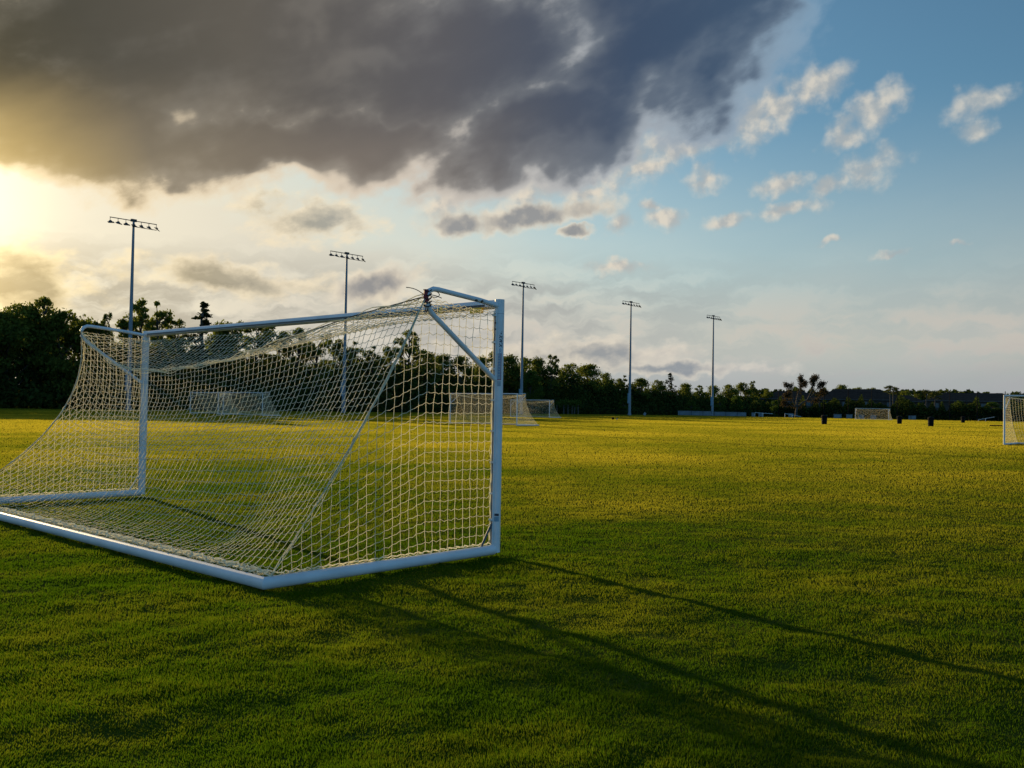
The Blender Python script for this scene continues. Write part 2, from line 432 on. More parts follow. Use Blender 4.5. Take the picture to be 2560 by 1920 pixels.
class MB:
    """collects polygons of one mesh"""
    def __init__(s):
        s.v = []; s.f = []; s.n = 0

    def add(s, vs, fs):
        s.v += [tuple(x) for x in vs]
        s.f += [tuple(i + s.n for i in f) for f in fs]
        s.n += len(vs)
        return s

    def tube(s, pts, r, seg=8, cap=True, flat=None):
        pts = [Vector(p) for p in pts]
        k = len(pts)
        rs = r if isinstance(r, (list, tuple)) else [r] * k
        vs = []; fs = []
        ref = None
        for i, p in enumerate(pts):
            a = pts[max(i - 1, 0)]; b_ = pts[min(i + 1, k - 1)]
            if i == 0: b_ = pts[1]; a = pts[0]
            elif i == k - 1: a = pts[k - 2]; b_ = pts[k - 1]
            d_ = (b_ - a)
            if d_.length < 1e-9: d_ = Vector((0, 0, 1))
            d_.normalize()
            if ref is None:
                ref = Vector((0, 0, 1)) if abs(d_.z) < 0.9 else Vector((1, 0, 0))
            u = d_.cross(ref)
            if u.length < 1e-6: u = d_.orthogonal()
            u.normalize(); w = d_.cross(u).normalized()
            for j in range(seg):
                an = 2 * math.pi * j / seg
                vs.append(p + (u * math.cos(an) + w * math.sin(an)) * rs[i])
        for i in range(k - 1):
            for j in range(seg):
                j2 = (j + 1) % seg
                fs.append((i * seg + j, i * seg + j2, (i + 1) * seg + j2, (i + 1) * seg + j))
        if cap:
            fs.append(tuple(range(seg - 1, -1, -1)))
            fs.append(tuple((k - 1) * seg + j for j in range(seg)))
        return s.add(vs, fs)

    def box(s, c, size, rot=0.0, taper=1.0):
        cx, cy, cz = c; x, y, z = (q / 2 for q in size)
        cs, sn_ = math.cos(rot), math.sin(rot)
        vs = []
        for dz in (-1, 1):
            k = taper if dz > 0 else 1.0
            for dx, dy in ((-1, -1), (1, -1), (1, 1), (-1, 1)):
                px, py = dx * x * k, dy * y * k
                vs.append((cx + px * cs - py * sn_, cy + px * sn_ + py * cs, cz + dz * z))
        return s.add(vs, [(3, 2, 1, 0), (4, 5, 6, 7), (0, 1, 5, 4), (1, 2, 6, 5), (2, 3, 7, 6), (3, 0, 4, 7)])

    def lathe(s, prof, seg=16, c=(0, 0, 0)):
        vs = []; fs = []
        k = len(prof)
        for (r_, z_) in prof:
            for j in range(seg):
                an = 2 * math.pi * j / seg
                vs.append((c[0] + r_ * math.cos(an), c[1] + r_ * math.sin(an), c[2] + z_))
        for i in range(k - 1):
            for j in range(seg):
                j2 = (j + 1) % seg
                fs.append((i * seg + j, i * seg + j2, (i + 1) * seg + j2, (i + 1) * seg + j))
        fs.append(tuple(range(seg - 1, -1, -1))); fs.append(tuple((k - 1) * seg + j for j in range(seg)))
        return s.add(vs, fs)

    def build(s, name, material, parent=None, smooth=False, loc=None, bevel=0.0):
        me = bpy.data.meshes.new(name)
        me.from_pydata(s.v, [], s.f)
        me.materials.append(material)
        if smooth:
            me.polygons.foreach_set('use_smooth', np.ones(len(me.polygons), bool))
            try: me.set_sharp_from_angle(angle=R(50))
            except Exception: pass
        me.update()
        o_ = bpy.data.objects.new(name, me)
        COL.objects.link(o_)
        if parent: o_.parent = parent
        if loc: o_.location = loc
        if bevel:
            bv = o_.modifiers.new('bevel', 'BEVEL'); bv.width = bevel; bv.segments = 2; bv.limit_method = 'ANGLE'
        return o_


def link(name, me, parent=None):
    o_ = bpy.data.objects.new(name, me); COL.objects.link(o_)
    if parent: o_.parent = parent
    return o_


def tag(o_, label, cat, group=None, kind=None):
    if label: o_['label'] = label
    if cat: o_['category'] = cat
    if group: o_['group'] = group
    if kind: o_['kind'] = kind
    return o_


def thing(name, label, cat, loc=(0, 0, 0), rz=0.0, group=None):
    e = bpy.data.objects.new(name, None); COL.objects.link(e)
    e.empty_display_size = 0.3
    e.location = loc; e.rotation_euler = (0, 0, rz)
    return tag(e, label, cat, group)


def copy_tree(o_, parent=None):
    c_ = o_.copy(); COL.objects.link(c_)
    if parent is not None:
        c_.parent = parent
    for ch in list(o_.children):
        copy_tree(ch, c_)
    return c_


rng = np.random.default_rng(11)
random.seed(5)

# value noise in numpy (2D, smooth, tiling far away)
_tab = np.random.default_rng(77).random((256, 256)).astype(np.float32)
def vnoise(x, y):
    xi = np.floor(x).astype(np.int64); yi = np.floor(y).astype(np.int64)
    fx = x - xi; fy = y - yi
    fx = fx * fx * (3 - 2 * fx); fy = fy * fy * (3 - 2 * fy)
    a = _tab[xi & 255, yi & 255]; b_ = _tab[(xi + 1) & 255, yi & 255]
    c_ = _tab[xi & 255, (yi + 1) & 255]; d_ = _tab[(xi + 1) & 255, (yi + 1) & 255]
    return (a * (1 - fx) + b_ * fx) * (1 - fy) + (c_ * (1 - fx) + d_ * fx) * fy

def smooth(t_):
    t_ = np.clip(t_, 0, 1); return t_ * t_ * (3 - 2 * t_)

def terrain(x, y):
    d_ = np.hypot(x, y)
    return 0.2 * smooth((d_ - 20) / 240.0)

def bumps(x, y):
    """small unevenness of the turf, metres"""
    k = np.clip(1.6 - np.hypot(x, y) / 14.0, 0.08, 1.25)
    return k * (0.021 * (vnoise(x * 4.6, y * 4.6) - .5) + 0.006 * (vnoise(x * 9.5, y * 9.5) - .5) + 0.022 * (vnoise(x * 1.9 + 31, y * 1.7 + 7) - .5) + 0.03 * (vnoise(x * .45 + 3, y * .45 + 57) - .5))

def gz(x, y):
    return float(terrain(np.float64(x), np.float64(y)))


# ------------------------------------------------------------------ ground
rr = np.concatenate([[0.0], np.geomspace(0.5, 3500, 330)])
na = 360
aa = np.linspace(0, 2 * np.pi, na, endpoint=False)
gx = (rr[:, None] * np.sin(aa)[None]); gy = (rr[:, None] * np.cos(aa)[None])
gzv = terrain(gx, gy) + bumps(gx, gy) * np.clip((60 - rr[:, None]) / 40, 0, 1) - 0.012
gv = np.stack([gx, gy, gzv], -1).reshape(-1, 3)
i0 = np.arange(len(rr) - 1)[:, None] * na + np.arange(na)[None]
i1 = np.arange(len(rr) - 1)[:, None] * na + (np.arange(na)[None] + 1) % na
gf = np.stack([i0, i1, i1 + na, i0 + na], -1)
ground = link('ground', new_mesh('ground', gv, gf[:, :, ::-1], 4, M['soil'], True))
tag(ground, 'flat grass playing field running back to the tree line', 'ground', kind='structure')

# grass blades: one mesh, finer near the viewer
NB = 1900000
r0, r1 = 2.0, 330.0
u = rng.random(NB)
rad = r0 * (r1 / r0) ** u
ang = R(-42) + rng.random(NB) * R(84)
bx = rad * np.sin(ang); by = rad * np.cos(ang)
# keep off the tree belt and beyond
PL0 = np.array([-52.5, 126.5]); DL = np.array([0.675919, 0.736976]); NL = np.array([-0.736976, 0.675919])
offl = (bx - PL0[0]) * NL[0] + (by - PL0[1]) * NL[1]
keep = (offl < 9) & ((by < 262) | (bx < 40))
bx, by, rad = bx[keep], by[keep], rad[keep]
NB = len(bx)
clump = vnoise(bx * 9.0 + 5, by * 9.0) * 0.5 + vnoise(bx * 3.2, by * 3.2 + 40) * 0.5
patch = vnoise(bx * 0.6 + 9, by * 0.6 + 3)
hh = (0.012 + 0.012 * np.clip((clump - 0.25) * 1.9, 0, 1.2)) * (0.75 + 0.5 * patch) * (0.7 + 0.6 * rng.random(NB))
farv = np.clip((rad - 7) / 30, 0, 1)
hh = hh * (1 - 0.75 * farv) + 0.028 * 0.75 * farv * (0.85 + 0.3 * rng.random(NB))
hh *= (1 + rad / 200.0)
ww = 0.0026 + 0.00072 * rad
yaw = R(-SUN_AZ) + rng.normal(size=NB) * np.radians(np.interp(rad, [4, 25], [24, 13]))
lean = (rng.random((NB, 2)) - .5) * np.interp(rad, [5, 25], [0.8, 0.35])[:, None] + np.stack([vnoise(bx * 5, by * 5) - .5, vnoise(bx * 5 + 90, by * 5) - .5], -1) * 0.8
bz = terrain(bx, by) + bumps(bx, by) - 0.012
dx = np.cos(yaw) * ww * .5; dy = np.sin(yaw) * ww * .5
v0 = np.stack([bx - dx, by - dy, bz], -1); v1 = np.stack([bx + dx, by + dy, bz], -1)
tipw = np.clip((rad - 14) / 60, 0, 0.7)[:, None]
top = np.stack([bx + lean[:, 0] * hh, by + lean[:, 1] * hh, bz + hh], -1)
side = np.stack([dx, dy, dx * 0], -1) * tipw
v2 = top + side; v3 = top - side
gvv = np.stack([v0, v1, v2, v3], 1).reshape(-1, 3)
rb = np.repeat(rng.random(NB), 4)
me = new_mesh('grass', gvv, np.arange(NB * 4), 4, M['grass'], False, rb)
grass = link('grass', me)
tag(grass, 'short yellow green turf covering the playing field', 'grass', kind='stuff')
del gvv, v0, v1, v2, v3

# ------------------------------------------------------------------ goals
GW, GH = 7.56, 2.5
SAG = ([0, .14, .337, .466, .542, .651, .747, .868, .94, 1.0], [0, .12, .35, .5, .55, .61, .615, .52, .27, 0.0])

def strand(mb, pts, r):
    mb.tube(pts, r, seg=4, cap=False)


def net_mesh(name, cell, tw, D=2.55, d=0.98, main=True, seed=1):
    rg = np.random.default_rng(seed)
    H0 = GH - 0.04
    V, Fc = [], []
    cnt = [0]

    def grid_strands(G, keepU=None, wob=0.007, droop=0.015, rad_=tw):
        # G [nu,nv,3] node grid; strands along both directions with a small droop between knots
        nu, nv, _ = G.shape
        G = G + (rg.random(G.shape) - .5) * 2 * wob
        def sweep(line):
            k = len(line)
            mid = (line[:-1] + line[1:]) * .5
            seg = np.linalg.norm(line[1:] - line[:-1], axis=1)
            horiz = 1 - np.abs((line[1:] - line[:-1])[:, 2]) / np.maximum(seg, 1e-6)
            mid[:, 2] -= droop * horiz * (0.5 + rg.random(k - 1))
            pts = np.empty((2 * k - 1, 3)); pts[0::2] = line; pts[1::2] = mid
            pts[:, 2] = np.maximum(pts[:, 2], 0.02)
            tng = np.gradient(pts, axis=0); tng /= np.maximum(np.linalg.norm(tng, axis=1, keepdims=True), 1e-9)
            ref = np.array([0.31, 0.17, 0.93])
            if abs(np.mean(tng[:, 2])) > .8: ref = np.array([.9, .4, .1])
            uu = np.cross(tng, ref); uu /= np.maximum(np.linalg.norm(uu, axis=1, keepdims=True), 1e-9)
            wv = np.cross(tng, uu)
            ring = [pts + (uu * math.cos(a_) + wv * math.sin(a_)) * rad_ for a_ in (0, 2.094, 4.189)]
            vs = np.stack(ring, 1).reshape(-1, 3)
            n_ = len(pts)
            b0 = cnt[0] + np.arange(n_ - 1)[:, None] * 3
            j = np.arange(3)[None]; j2 = (np.arange(3)[None] + 1) % 3
            fs = np.stack([b0 + j, b0 + j2, b0 + 3 + j2, b0 + 3 + j], -1).reshape(-1, 4)
            V.append(vs); Fc.append(fs); cnt[0] += len(vs)
        for i in range(nu): sweep(G[i])
        for j in range(nv): sweep(G[:, j])

    # fold line between roof and back of the net, from near stay (x=0) to far stay (x=GW)
    def fold(t_):
        s_ = np.interp(t_, *SAG) if main else 0.42 * np.sin(np.pi * t_) ** 0.8
        return np.stack([t_ * GW, np.full_like(t_, d) - s_ * 0.12, H0 + 0.04 - s_], -1)
    nu = int(round(GW / cell)) + 1
    tt = np.linspace(0, 1, nu)
    fl = fold(tt)
    # roof
    nv = int(round(d * 1.12 / cell)) + 1
    wv_ = np.linspace(0, 1, nv)
    front = np.stack([tt * GW, np.full_like(tt, 0.07), np.full_like(tt, H0 - 0.05)], -1)
    G = front[:, None] * (1 - wv_)[None, :, None] + fl[:, None] * wv_[None, :, None]
    G[:, :, 2] -= (0.10 * np.sin(np.pi * wv_))[None] * np.sin(np.pi * tt)[:, None]
    grid_strands(G)
    # back
    nv = int(round(3.25 / cell)) + 1
    vv = np.linspace(0, 1, nv)
    slack = np.interp(tt, [0, .06, .2, .4, 1.0], [.10, .18, .40, .52, .56]) if main else 0.42 + 0.1 * np.sin(np.pi * tt)
    bar = np.stack([tt * GW, np.full_like(tt, D - 0.03), np.full_like(tt, 0.10)], -1)
    vz = vv ** 0.94
    G = fl[:, None] * (1 - vz)[None, :, None] + bar[:, None] * vz[None, :, None]
    G[:, :, 1] -= slack[:, None] * (4 * vv * (1 - vv))[None] ** 1.0
    # lower slack settles on the grass
    sl = np.clip((vv - 0.55) / 0.45, 0, 1)
    G[:, :, 2] -= (np.sin(np.pi * sl) * 0.30)[None] * np.clip(np.minimum(tt, 1 - tt) * 5, 0.0, 1)[:, None]
    G[:, :, 2] = np.maximum(G[:, :, 2], 0.045 + 0.05 * (1 - vv)[None])
    G[:, :, 0] += (rg.random(nu)[:, None] - .5) * 0.02
    grid_strands(G)
    back = G
    # sides
    for sd in (0, 1):
        seam = back[0] if sd == 0 else back[-1]
        ns = int(round((D - 0.08) / cell)) + 1
        nz_ = int(round(2.45 / cell)) + 1
        ss_ = np.linspace(0.075, D - 0.05, ns)
        # depth of the seam as a function of height
        oz = seam[:, 2][::-1]; oy = seam[:, 1][::-1]
        X = 0.0 if sd == 0 else GW
        GG = np.empty((ns, nz_, 3))
        zz = np.linspace(H0 - 0.02, 0.13, nz_)
        for i, s_ in enumerate(ss_):
            ex = np.clip(s_ - (d - .05), 0, None)
            dz = 0.42 * ex * np.sin(np.pi * np.clip((H0 - zz) / H0, 0, 1) * 0.9 + .15)
            zn = np.maximum(zz - dz, 0.115)
            oz2 = np.maximum.accumulate(oz)
            yv = np.minimum(s_, np.interp(zn, oz2, oy))
            yv[zn < 0.14] = s_
            GG[i, :, 0] = X
            GG[i, :, 1] = yv
            GG[i, :, 2] = zn
            # slack in the upper free part between post and stay
            GG[i, :, 0] += (0.03 if sd == 0 else -0.03) * math.sin(math.pi * min(s_ / D, 1)) * np.sin(np.pi * (zz / H0))
        if sd == 0 and main:
            GG[0, :, 1] += 0.02 * np.abs(np.sin(np.arange(nz_) * 0.7))
        grid_strands(GG, wob=0.006)
    return new_mesh(name, np.concatenate(V), np.concatenate(Fc), 4, M['net'])


def arc(c, a0, a1, r_, n_, plane='yz', x=0.0):
    pts = []
    for i in range(n_ + 1):
        an = a0 + (a1 - a0) * i / n_
        pts.append((x, c[0] + r_ * math.cos(an), c[1] + r_ * math.sin(an)))
    return pts


def build_goal(label, netme, group, detail=True, loc=(0, 0, 0), rz=0, D=2.62, d=1.0):
    g = thing('soccer_goal', label, 'soccer goal', loc, rz, group)
    pr = 0.049
    zc = GH + 0.02
    for X, sgn in ((0, 1), (GW, -1)):
        # upright
        mb = MB(); mb.tube([(X, 0, 0.03), (X, 0, 0.6), (X, 0, 1.5), (X, 0, zc + pr - 0.004)], pr, 20)
        post = mb.build('post', M['white'], g, True)
        if detail:
            tk = MB().box((X, pr + 0.006, 1.27), (0.030, 0.016, 2.36)); tk.build('net_track', M['white'], post)
            gr = MB().box((X, pr + 0.0155, 1.27), (0.010, 0.004, 2.30)); gr.build('track_slot', M['groove'], post)
        # side ground bar
        mb = MB(); mb.tube([(X, 0.03, 0.056), (X, D / 2, 0.056), (X, D, 0.056)], pr + 0.001, 18)
        mb.v = [(x_, D - sgn * (x_ - X), z_) if abs(y_ - D) < 1e-4 else (x_, y_, z_) for (x_, y_, z_) in mb.v]
        mb.build('side_bar', M['white'], g, True)
        # top stay and slanting brace, one bent pipe each side
        rs = 0.025
        pts = [(X, 0.03, zc - 0.02), (X, 0.3, zc + 0.012), (X, d - 0.16, zc + 0.055)]
        pts += [(X, d - 0.09, zc + 0.055), (X, d - 0.035, zc + 0.03), (X, d - 0.005, zc - 0.02), (X, d - 0.01, zc - 0.09)]
        pts += [(X, d - 0.07, zc - 0.17), (X, 0.045, GH - 0.75)]
        mb = MB(); mb.tube(pts, rs, 12); st = mb.build('stay_pipe', M['white'], g, True)
        if detail:
            for yy in (0.28, 0.36):
                MB().tube([(X + sgn * -0.022, yy, zc + 0.0), (X + sgn * -0.034, yy, zc + 0.0)], 0.012, 8).build('bolt', M['darkmetal'], st)
            MB().tube([(X, 0.20, 0.10), (X, 0.045, 0.34)], 0.012, 8).build('corner_brace', M['groove'] if X == 0 else M['white'], g, True)
    mb = MB(); mb.tube([(pr * .2, 0, zc), (GW / 2, 0, zc), (GW - pr * .2, 0, zc)], pr - 0.002, 20)
    cbr = mb.build('crossbar', M['white'], g, True)
    if detail:
        MB().box((GW / 2, pr + 0.004, zc - 0.012), (GW - 0.24, 0.016, 0.030)).build('net_track', M['white'], cbr)
        MB().box((GW / 2, pr + 0.0130, zc - 0.012), (GW - 0.30, 0.004, 0.020)).build('track_slot', M['groove'], cbr)
    mb = MB(); mb.tube([(0, D, 0.056), (GW / 2, D, 0.056), (GW, D, 0.056)], pr + 0.001, 18)
    mb.v = [(-(y_ - D), y_, z_) if abs(x_) < 1e-4 else ((GW + y_ - D, y_, z_) if abs(x_ - GW) < 1e-4 else (x_, y_, z_)) for (x_, y_, z_) in mb.v]
    mb.build('back_bar', M['white'], g, True)
    link('net', netme, g)
    return g


YAW = 2.4015
main_net = net_mesh('net', 0.098, 0.0030, D=2.64, d=1.0, main=True, seed=4)
mg = build_goal('large white soccer goal in the foreground seen from behind its cream net', main_net, 'soccer goals on the field',
                True, (-0.139, 9.283, 0), YAW, D=2.65, d=1.0)
posts = [c_ for c_ in mg.children if c_.name.startswith('post')]

# clips holding the net to the uprights, dark strap and hardware on the near post
npost = posts[0]
for zc_ in (2.40, 2.13, 1.86, 1.55, 1.24, 0.93, 0.62, 0.36):
    MB().box((0.0, 0.073, zc_), (0.042, 0.022, 0.018)).build('net_clip', M['white'], npost)
# strap on the outer face of the near post
mb = MB()
vs, fs = [], []
def wrap(pts2, r_=0.0498, a0=0.0):
    """(arc, z) -> cylinder surface; arc in metres measured round the post"""
    return [(r_ * math.cos(a0 + p_[0] / r_), r_ * math.sin(a0 + p_[0] / r_), p_[1]) for p_ in pts2]
FACE = math.radians(205 - 180 + 137)      # direction of the printed face in goal space, set below
# camera direction in goal space
_cv = Vector((0 + 0.139, 0 - 9.283, 0)); _cv.rotate(Matrix.Rotation(-YAW, 4, 'Z'))
CAMA = math.atan2(_cv.y, _cv.x)
FACE = CAMA + 0.28
def patch_mb(a0, w_, z0, z1, r_=0.0500, n_=6):
    b_ = MB(); v_ = []; f_ = []
    for i in range(n_ + 1):
        s_ = -w_ / 2 + w_ * i / n_
        v_ += wrap([(s_, z0), (s_, z1)], r_, a0)
    for i in range(n_): f_.append((2 * i, 2 * i + 2, 2 * i + 3, 2 * i + 1))
    return b_.add(v_, f_)
patch_mb(FACE - 0.10, 0.040, 1.750, 2.020).build('warning_label', M['label'], npost)
wl = [c_ for c_ in npost.children if c_.name.startswith('warning_label')][0]
patch_mb(FACE - 0.10 + 0.018 / 0.050, 0.006, 1.752, 2.018, 0.0507, 1).build('label_border', M['red'], wl)
patch_mb(FACE - 0.10, 0.038, 1.752, 1.758, 0.0507, 4).build('label_border', M['red'], wl)
for i in range(8):
    patch_mb(FACE - 0.14, 0.024, 1.79 + i * 0.027, 1.797 + i * 0.027, 0.0505, 3).build('print_line', M['inkblue'], wl)
patch_mb(FACE - 0.12, 0.038, 1.690, 1.742).build('small_label', M['label'], npost)
patch_mb(FACE - 0.10, 0.046, 0.395, 0.418, 0.0510).build('strap', M['ink'], npost)
patch_mb(FACE - 0.10, 0.05, 0.34, 0.388, 0.0503).build('worn_tape', M['box'], npost)
patch_mb(FACE + 0.05, 0.14, 2.418, 2.4205, 0.0500, 10).build('seam', M['groove'], npost)

# lettering down the near post
def text_part(txt, size, z_top, a0, material, parent, name='lettering', bold=0.0, shear=0.25):
    cu = bpy.data.curves.new(name, 'FONT')
    cu.body = txt; cu.size = size; cu.shear = shear; cu.offset = bold; cu.resolution_u = 3
    tmp = bpy.data.objects.new('tmp_text', cu); COL.objects.link(tmp)
    dg = bpy.context.evaluated_depsgraph_get()
    me_ = bpy.data.meshes.new_from_object(tmp.evaluated_get(dg))
    bpy.data.objects.remove(tmp)
    n_ = len(me_.vertices); co = np.empty(n_ * 3); me_.vertices.foreach_get('co', co); co = co.reshape(-1, 3)
    w_ = co[:, 0].max()
    r_ = 0.0505
    z_ = z_top - co[:, 0]                        # reads downwards
    s_ = (co[:, 1] - size * 0.36)                # letter tops to the viewer's right
    a_ = a0 + s_ / r_
    new = np.stack([r_ * np.cos(a_), r_ * np.sin(a_), z_], -1)
    me_.vertices.foreach_set('co', new.ravel()); me_.materials.clear(); me_.materials.append(material); me_.update()
    return link(name, me_, parent), w_
_, wk = text_part('KWIK', 0.046, 2.205, FACE + 0.14, M['ink'], npost, bold=0.0022)
text_part('GOAL', 0.034, 2.205 - wk - 0.004, FACE + 0.06, M['inkblue'], npost, bold=0.0004)
# emblem: dot and bar above the letters
mb = patch_mb(FACE + 0.16, 0.012, 2.212, 2.226, 0.0505, 2); mb.build('emblem', M['ink'], npost)
mb = patch_mb(FACE + 0.30, 0.006, 2.232, 2.242, 0.0505, 2); mb.build('emblem', M['ink'], npost)
# holes on the track of the near post
for zc_ in (2.325, 2.262):
    MB().tube([(-0.006, 0.060, zc_), (-0.006, 0.071, zc_)], 0.010, 10).build('bolt', M['darkmetal'], npost)
# yellow sticker under the crossbar beside the near post
cbm = [c_ for c_ in mg.children if c_.name.startswith('crossbar')][0]
MB().box((0.28, 0.046, GH - 0.030), (0.17, 0.030, 0.062)).build('sticker', M['yellow'], cbm)
MB().box((0.80, 0.056, GH - 0.005), (0.04, 0.018, 0.07)).build('sticker', M['yellow'], cbm)
# dark cord knotted round the tip of the near stay, running along the fold of the net
mb = MB()
tip = Vector((0, 0.99, GH + 0.0))
for k in range(5):
    pts = []
    for i in range(14):
        an = i / 13 * 2 * math.pi * 1.1 + k
        pts.append(tip + Vector((0.04 * math.cos(an), 0.036 * math.sin(an) - 0.01, 0.05 - 0.035 * k + 0.012 * math.sin(an * 2))))
    mb.tube(pts, 0.0052, 5)
for k, (ax, az_) in enumerate(((0.11, 0.07), (0.10, 0.01), (-0.17, -0.03), (0.02, -0.13), (-0.03, -0.10))):
    pts = [tip + Vector((ax * f_ * f_ ** .2, 0.02 + (0.14 if k == 0 else -0.05) * f_, az_ * f_ + 0.02 * math.sin(3 * f_))) for f_ in np.linspace(0, 1, 7)]
    mb.tube(pts, 0.004, 5)
loop = [tip + Vector((0.01, -0.10 - 0.07 * math.cos(a_), 0.03 + 0.03 * math.sin(a_))) for a_ in np.linspace(0, 6.28, 12)]
mb.tube(loop, 0.004, 5)
loop = [tip + Vector((0.01 + 0.02 * math.cos(a_), -0.01, -0.10 + 0.045 * math.sin(a_))) for a_ in np.linspace(0, 6.28, 12)]
mb.tube(loop, 0.005, 5)
fold_pts = []
for t_ in np.linspace(0, 0.36, 16):
    s_ = float(np.interp(t_, *SAG)); fold_pts.append((t_ * GW, 1.0 - s_ * .12, GH - s_))
mb.tube(fold_pts, 0.0055, 5)
cord = mb.build('cord', M['cord'], mg, True)
MB().tube([tip + Vector((0, 0.006, 0.06)), tip + Vector((0, 0.012, 0.0)), tip + Vector((0, 0.0, -0.05))], 0.023, 8).build('red_tape', M['redcord'], cord)
# thicker edge rope of the net: fold, seams and along the ground bars
mb = MB()
fp = [(t_ * GW, 1.0 - float(np.interp(t_, *SAG)) * .12, GH - float(np.interp(t_, *SAG)) + 0.01) for t_ in np.linspace(0, 1, 60)]
for k in range(3):
    mb.tube([(x_, y_ + 0.02 * math.sin(i * 1.3 + k * 2), z_ - 0.02 * k + 0.015 * math.cos(i + k)) for i, (x_, y_, z_) in enumerate(fp)], 0.0048, 4, False)
for X, sl in ((0.0, .10), (GW, .56)):
    pts = []
    for v_ in np.linspace(0, 1, 30):
        y_ = 1.0 * (1 - v_) + 2.61 * v_ - sl * 4 * v_ * (1 - v_)
        z_ = (GH) * (1 - v_) + 0.1 * v_ - math.sin(math.pi * max(0, (v_ - .55) / .45)) * .30 * .2
        pts.append((X + (0.01 * math.sin(v_ * 30)), y_, max(z_, 0.09)))
    mb.tube(pts, 0.003, 5, False)
    # lacing over the side bar
    pts = [(X + 0.02 * math.sin(i * 2.1), 0.06 + 2.5 * i / 70, 0.115 + 0.02 * abs(math.sin(i * 1.1))) for i in range(71)]
    mb.tube(pts, 0.005, 4, False)
pts = [(GW * i / 210, 2.60 + 0.03 * math.sin(i * 1.9), 0.108 + 0.022 * abs(math.sin(i * 1.3))) for i in range(211)]
mb.tube(pts, 0.005, 4, False)
for k in range(5):
    pts = [(0.05 + (GW - .1) * i / 190, 2.545 + 0.018 * math.sin(i * 1.3 + k * 1.7) + .008 * k, 0.10 + 0.008 * k + 0.016 * math.sin(i * 0.9 + k * 2.3)) for i in range(191)]
    mb.tube(pts, 0.0075, 4, False)
mb.tube([(0.0, 0.078 + 0.012 * abs(math.sin(i * .8)), 2.42 - i * 0.058) for i in range(40)], 0.0045, 4, False)
mb.build('edge_rope', M['net'], mg)

# the farther goals, all standing the other way round
far_net = net_mesh('net', 0.13, 0.0050, D=2.6, d=0.98, main=False, seed=9)
fg = build_goal('', far_net, 'soccer goals on the field', False)
GY = R(-42.4)
wv2 = Vector((math.cos(GY), math.sin(GY)))
far_goals = [
    ((0.43, 72.5), GY, True, 'white soccer goal with brownish net standing behind the near post of the large goal'),
    ((5.45, 132.9), GY, True, 'smaller distant white goal in tree shadow, partly behind the brown netted goal'),
    ((-33.4, 106.9), GY, True, 'distant white goal seen through the big net, left one of the touching pair'),
    ((-27.1, 100.4), R(-35), True, 'distant white goal seen through the big net, right one of the touching pair'),
    ((79.6, 213.7), GY, False, 'tiny far white goal in front of the houses between two black bins'),
    ((25.2, 47.2), GY, False, 'white goal with bulging net cut off by the right edge of the photo')]
for i, ((gx_, gy_), yw, right, lab) in enumerate(far_goals):
    g = fg if i == 0 else copy_tree(fg)
    if right:
        gx_ -= math.cos(yw) * GW; gy_ -= math.sin(yw) * GW
    g.location = (gx_, gy_, gz(gx_, gy_)); g.rotation_euler = (0, 0, yw)
    g['label'] = lab

# ------------------------------------------------------------------ floodlight poles
def floodlight(label):
    e = thing('floodlight_pole', label, 'floodlight', group='floodlight poles in a row along the tree line')
    MB().tube([(0, 0, 0), (0, 0, 8), (0, 0, 16), (0, 0, 24), (0, 0, 26.3)], [0.33, 0.28, 0.22, 0.17, 0.14], 14).build('pole', M['galv'], e, True)
    MB().lathe([(0.42, 0), (0.42, 0.35), (0.34, 0.4)], 14).build('base', M['galv'], e, True)
    MB().box((-0.32, 0.05, 3.9), (0.28, 0.42, 2.3)).build('control_box', M['box'], e)
    L = 3.3
    MB().tube([(-L, 0, 26.15), (L, 0, 26.15)], 0.06, 8).build('upper_rail', M['darkmetal'], e)
    MB().tube([(-0.2, 0, 25.35), (L, 0, 25.35)], 0.045, 8).build('lower_rail', M['darkmetal'], e)
    MB().box((0, 0, 26.2), (0.75, 0.34, 0.34)).build('cap', M['darkmetal'], e)
    for i in range(7):
        x_ = -3.25 + i * 6.5 / 6
        hd = MB()
        hd.tube([(x_, 0, 26.1), (x_, 0, 25.62)], 0.035, 6)
        # hooded lamp head: shallow cone with a visor pointing over the field
        prof = [(0.08, 0.17), (0.15, 0.12), (0.26, 0.0), (0.28, -0.07)]
        n0 = len(hd.v)
        hd.lathe(prof, 10, (0, 0, 0))
        tl = Matrix.Translation((x_, -0.12, 25.55)) @ Matrix.Rotation(R(28 if i != 6 else 20), 4, 'X') @ Matrix.Rotation(R((-8, 6, -4, 8, 12, 14, 30)[i]), 4, 'Y')
        for k in range(n0, len(hd.v)): hd.v[k] = tuple(tl @ Vector(hd.v[k]))
        n1 = len(hd.v)
        hd.box((0.0, -0.20, -0.05), (0.80, 0.42, 0.07))
        for k in range(n1, len(hd.v)): hd.v[k] = tuple(tl @ Vector(hd.v[k]))
        h_ = hd.build('lamp_head', M['darkmetal'], e, True)
        gl_ = MB().lathe([(0.23, -0.072), (0.24, -0.09)], 10)
        gl_.v = [tuple(tl @ Vector(v_)) for v_ in gl_.v]
        gl_.build('lamp_glass', M['glass'], h_)
    return e

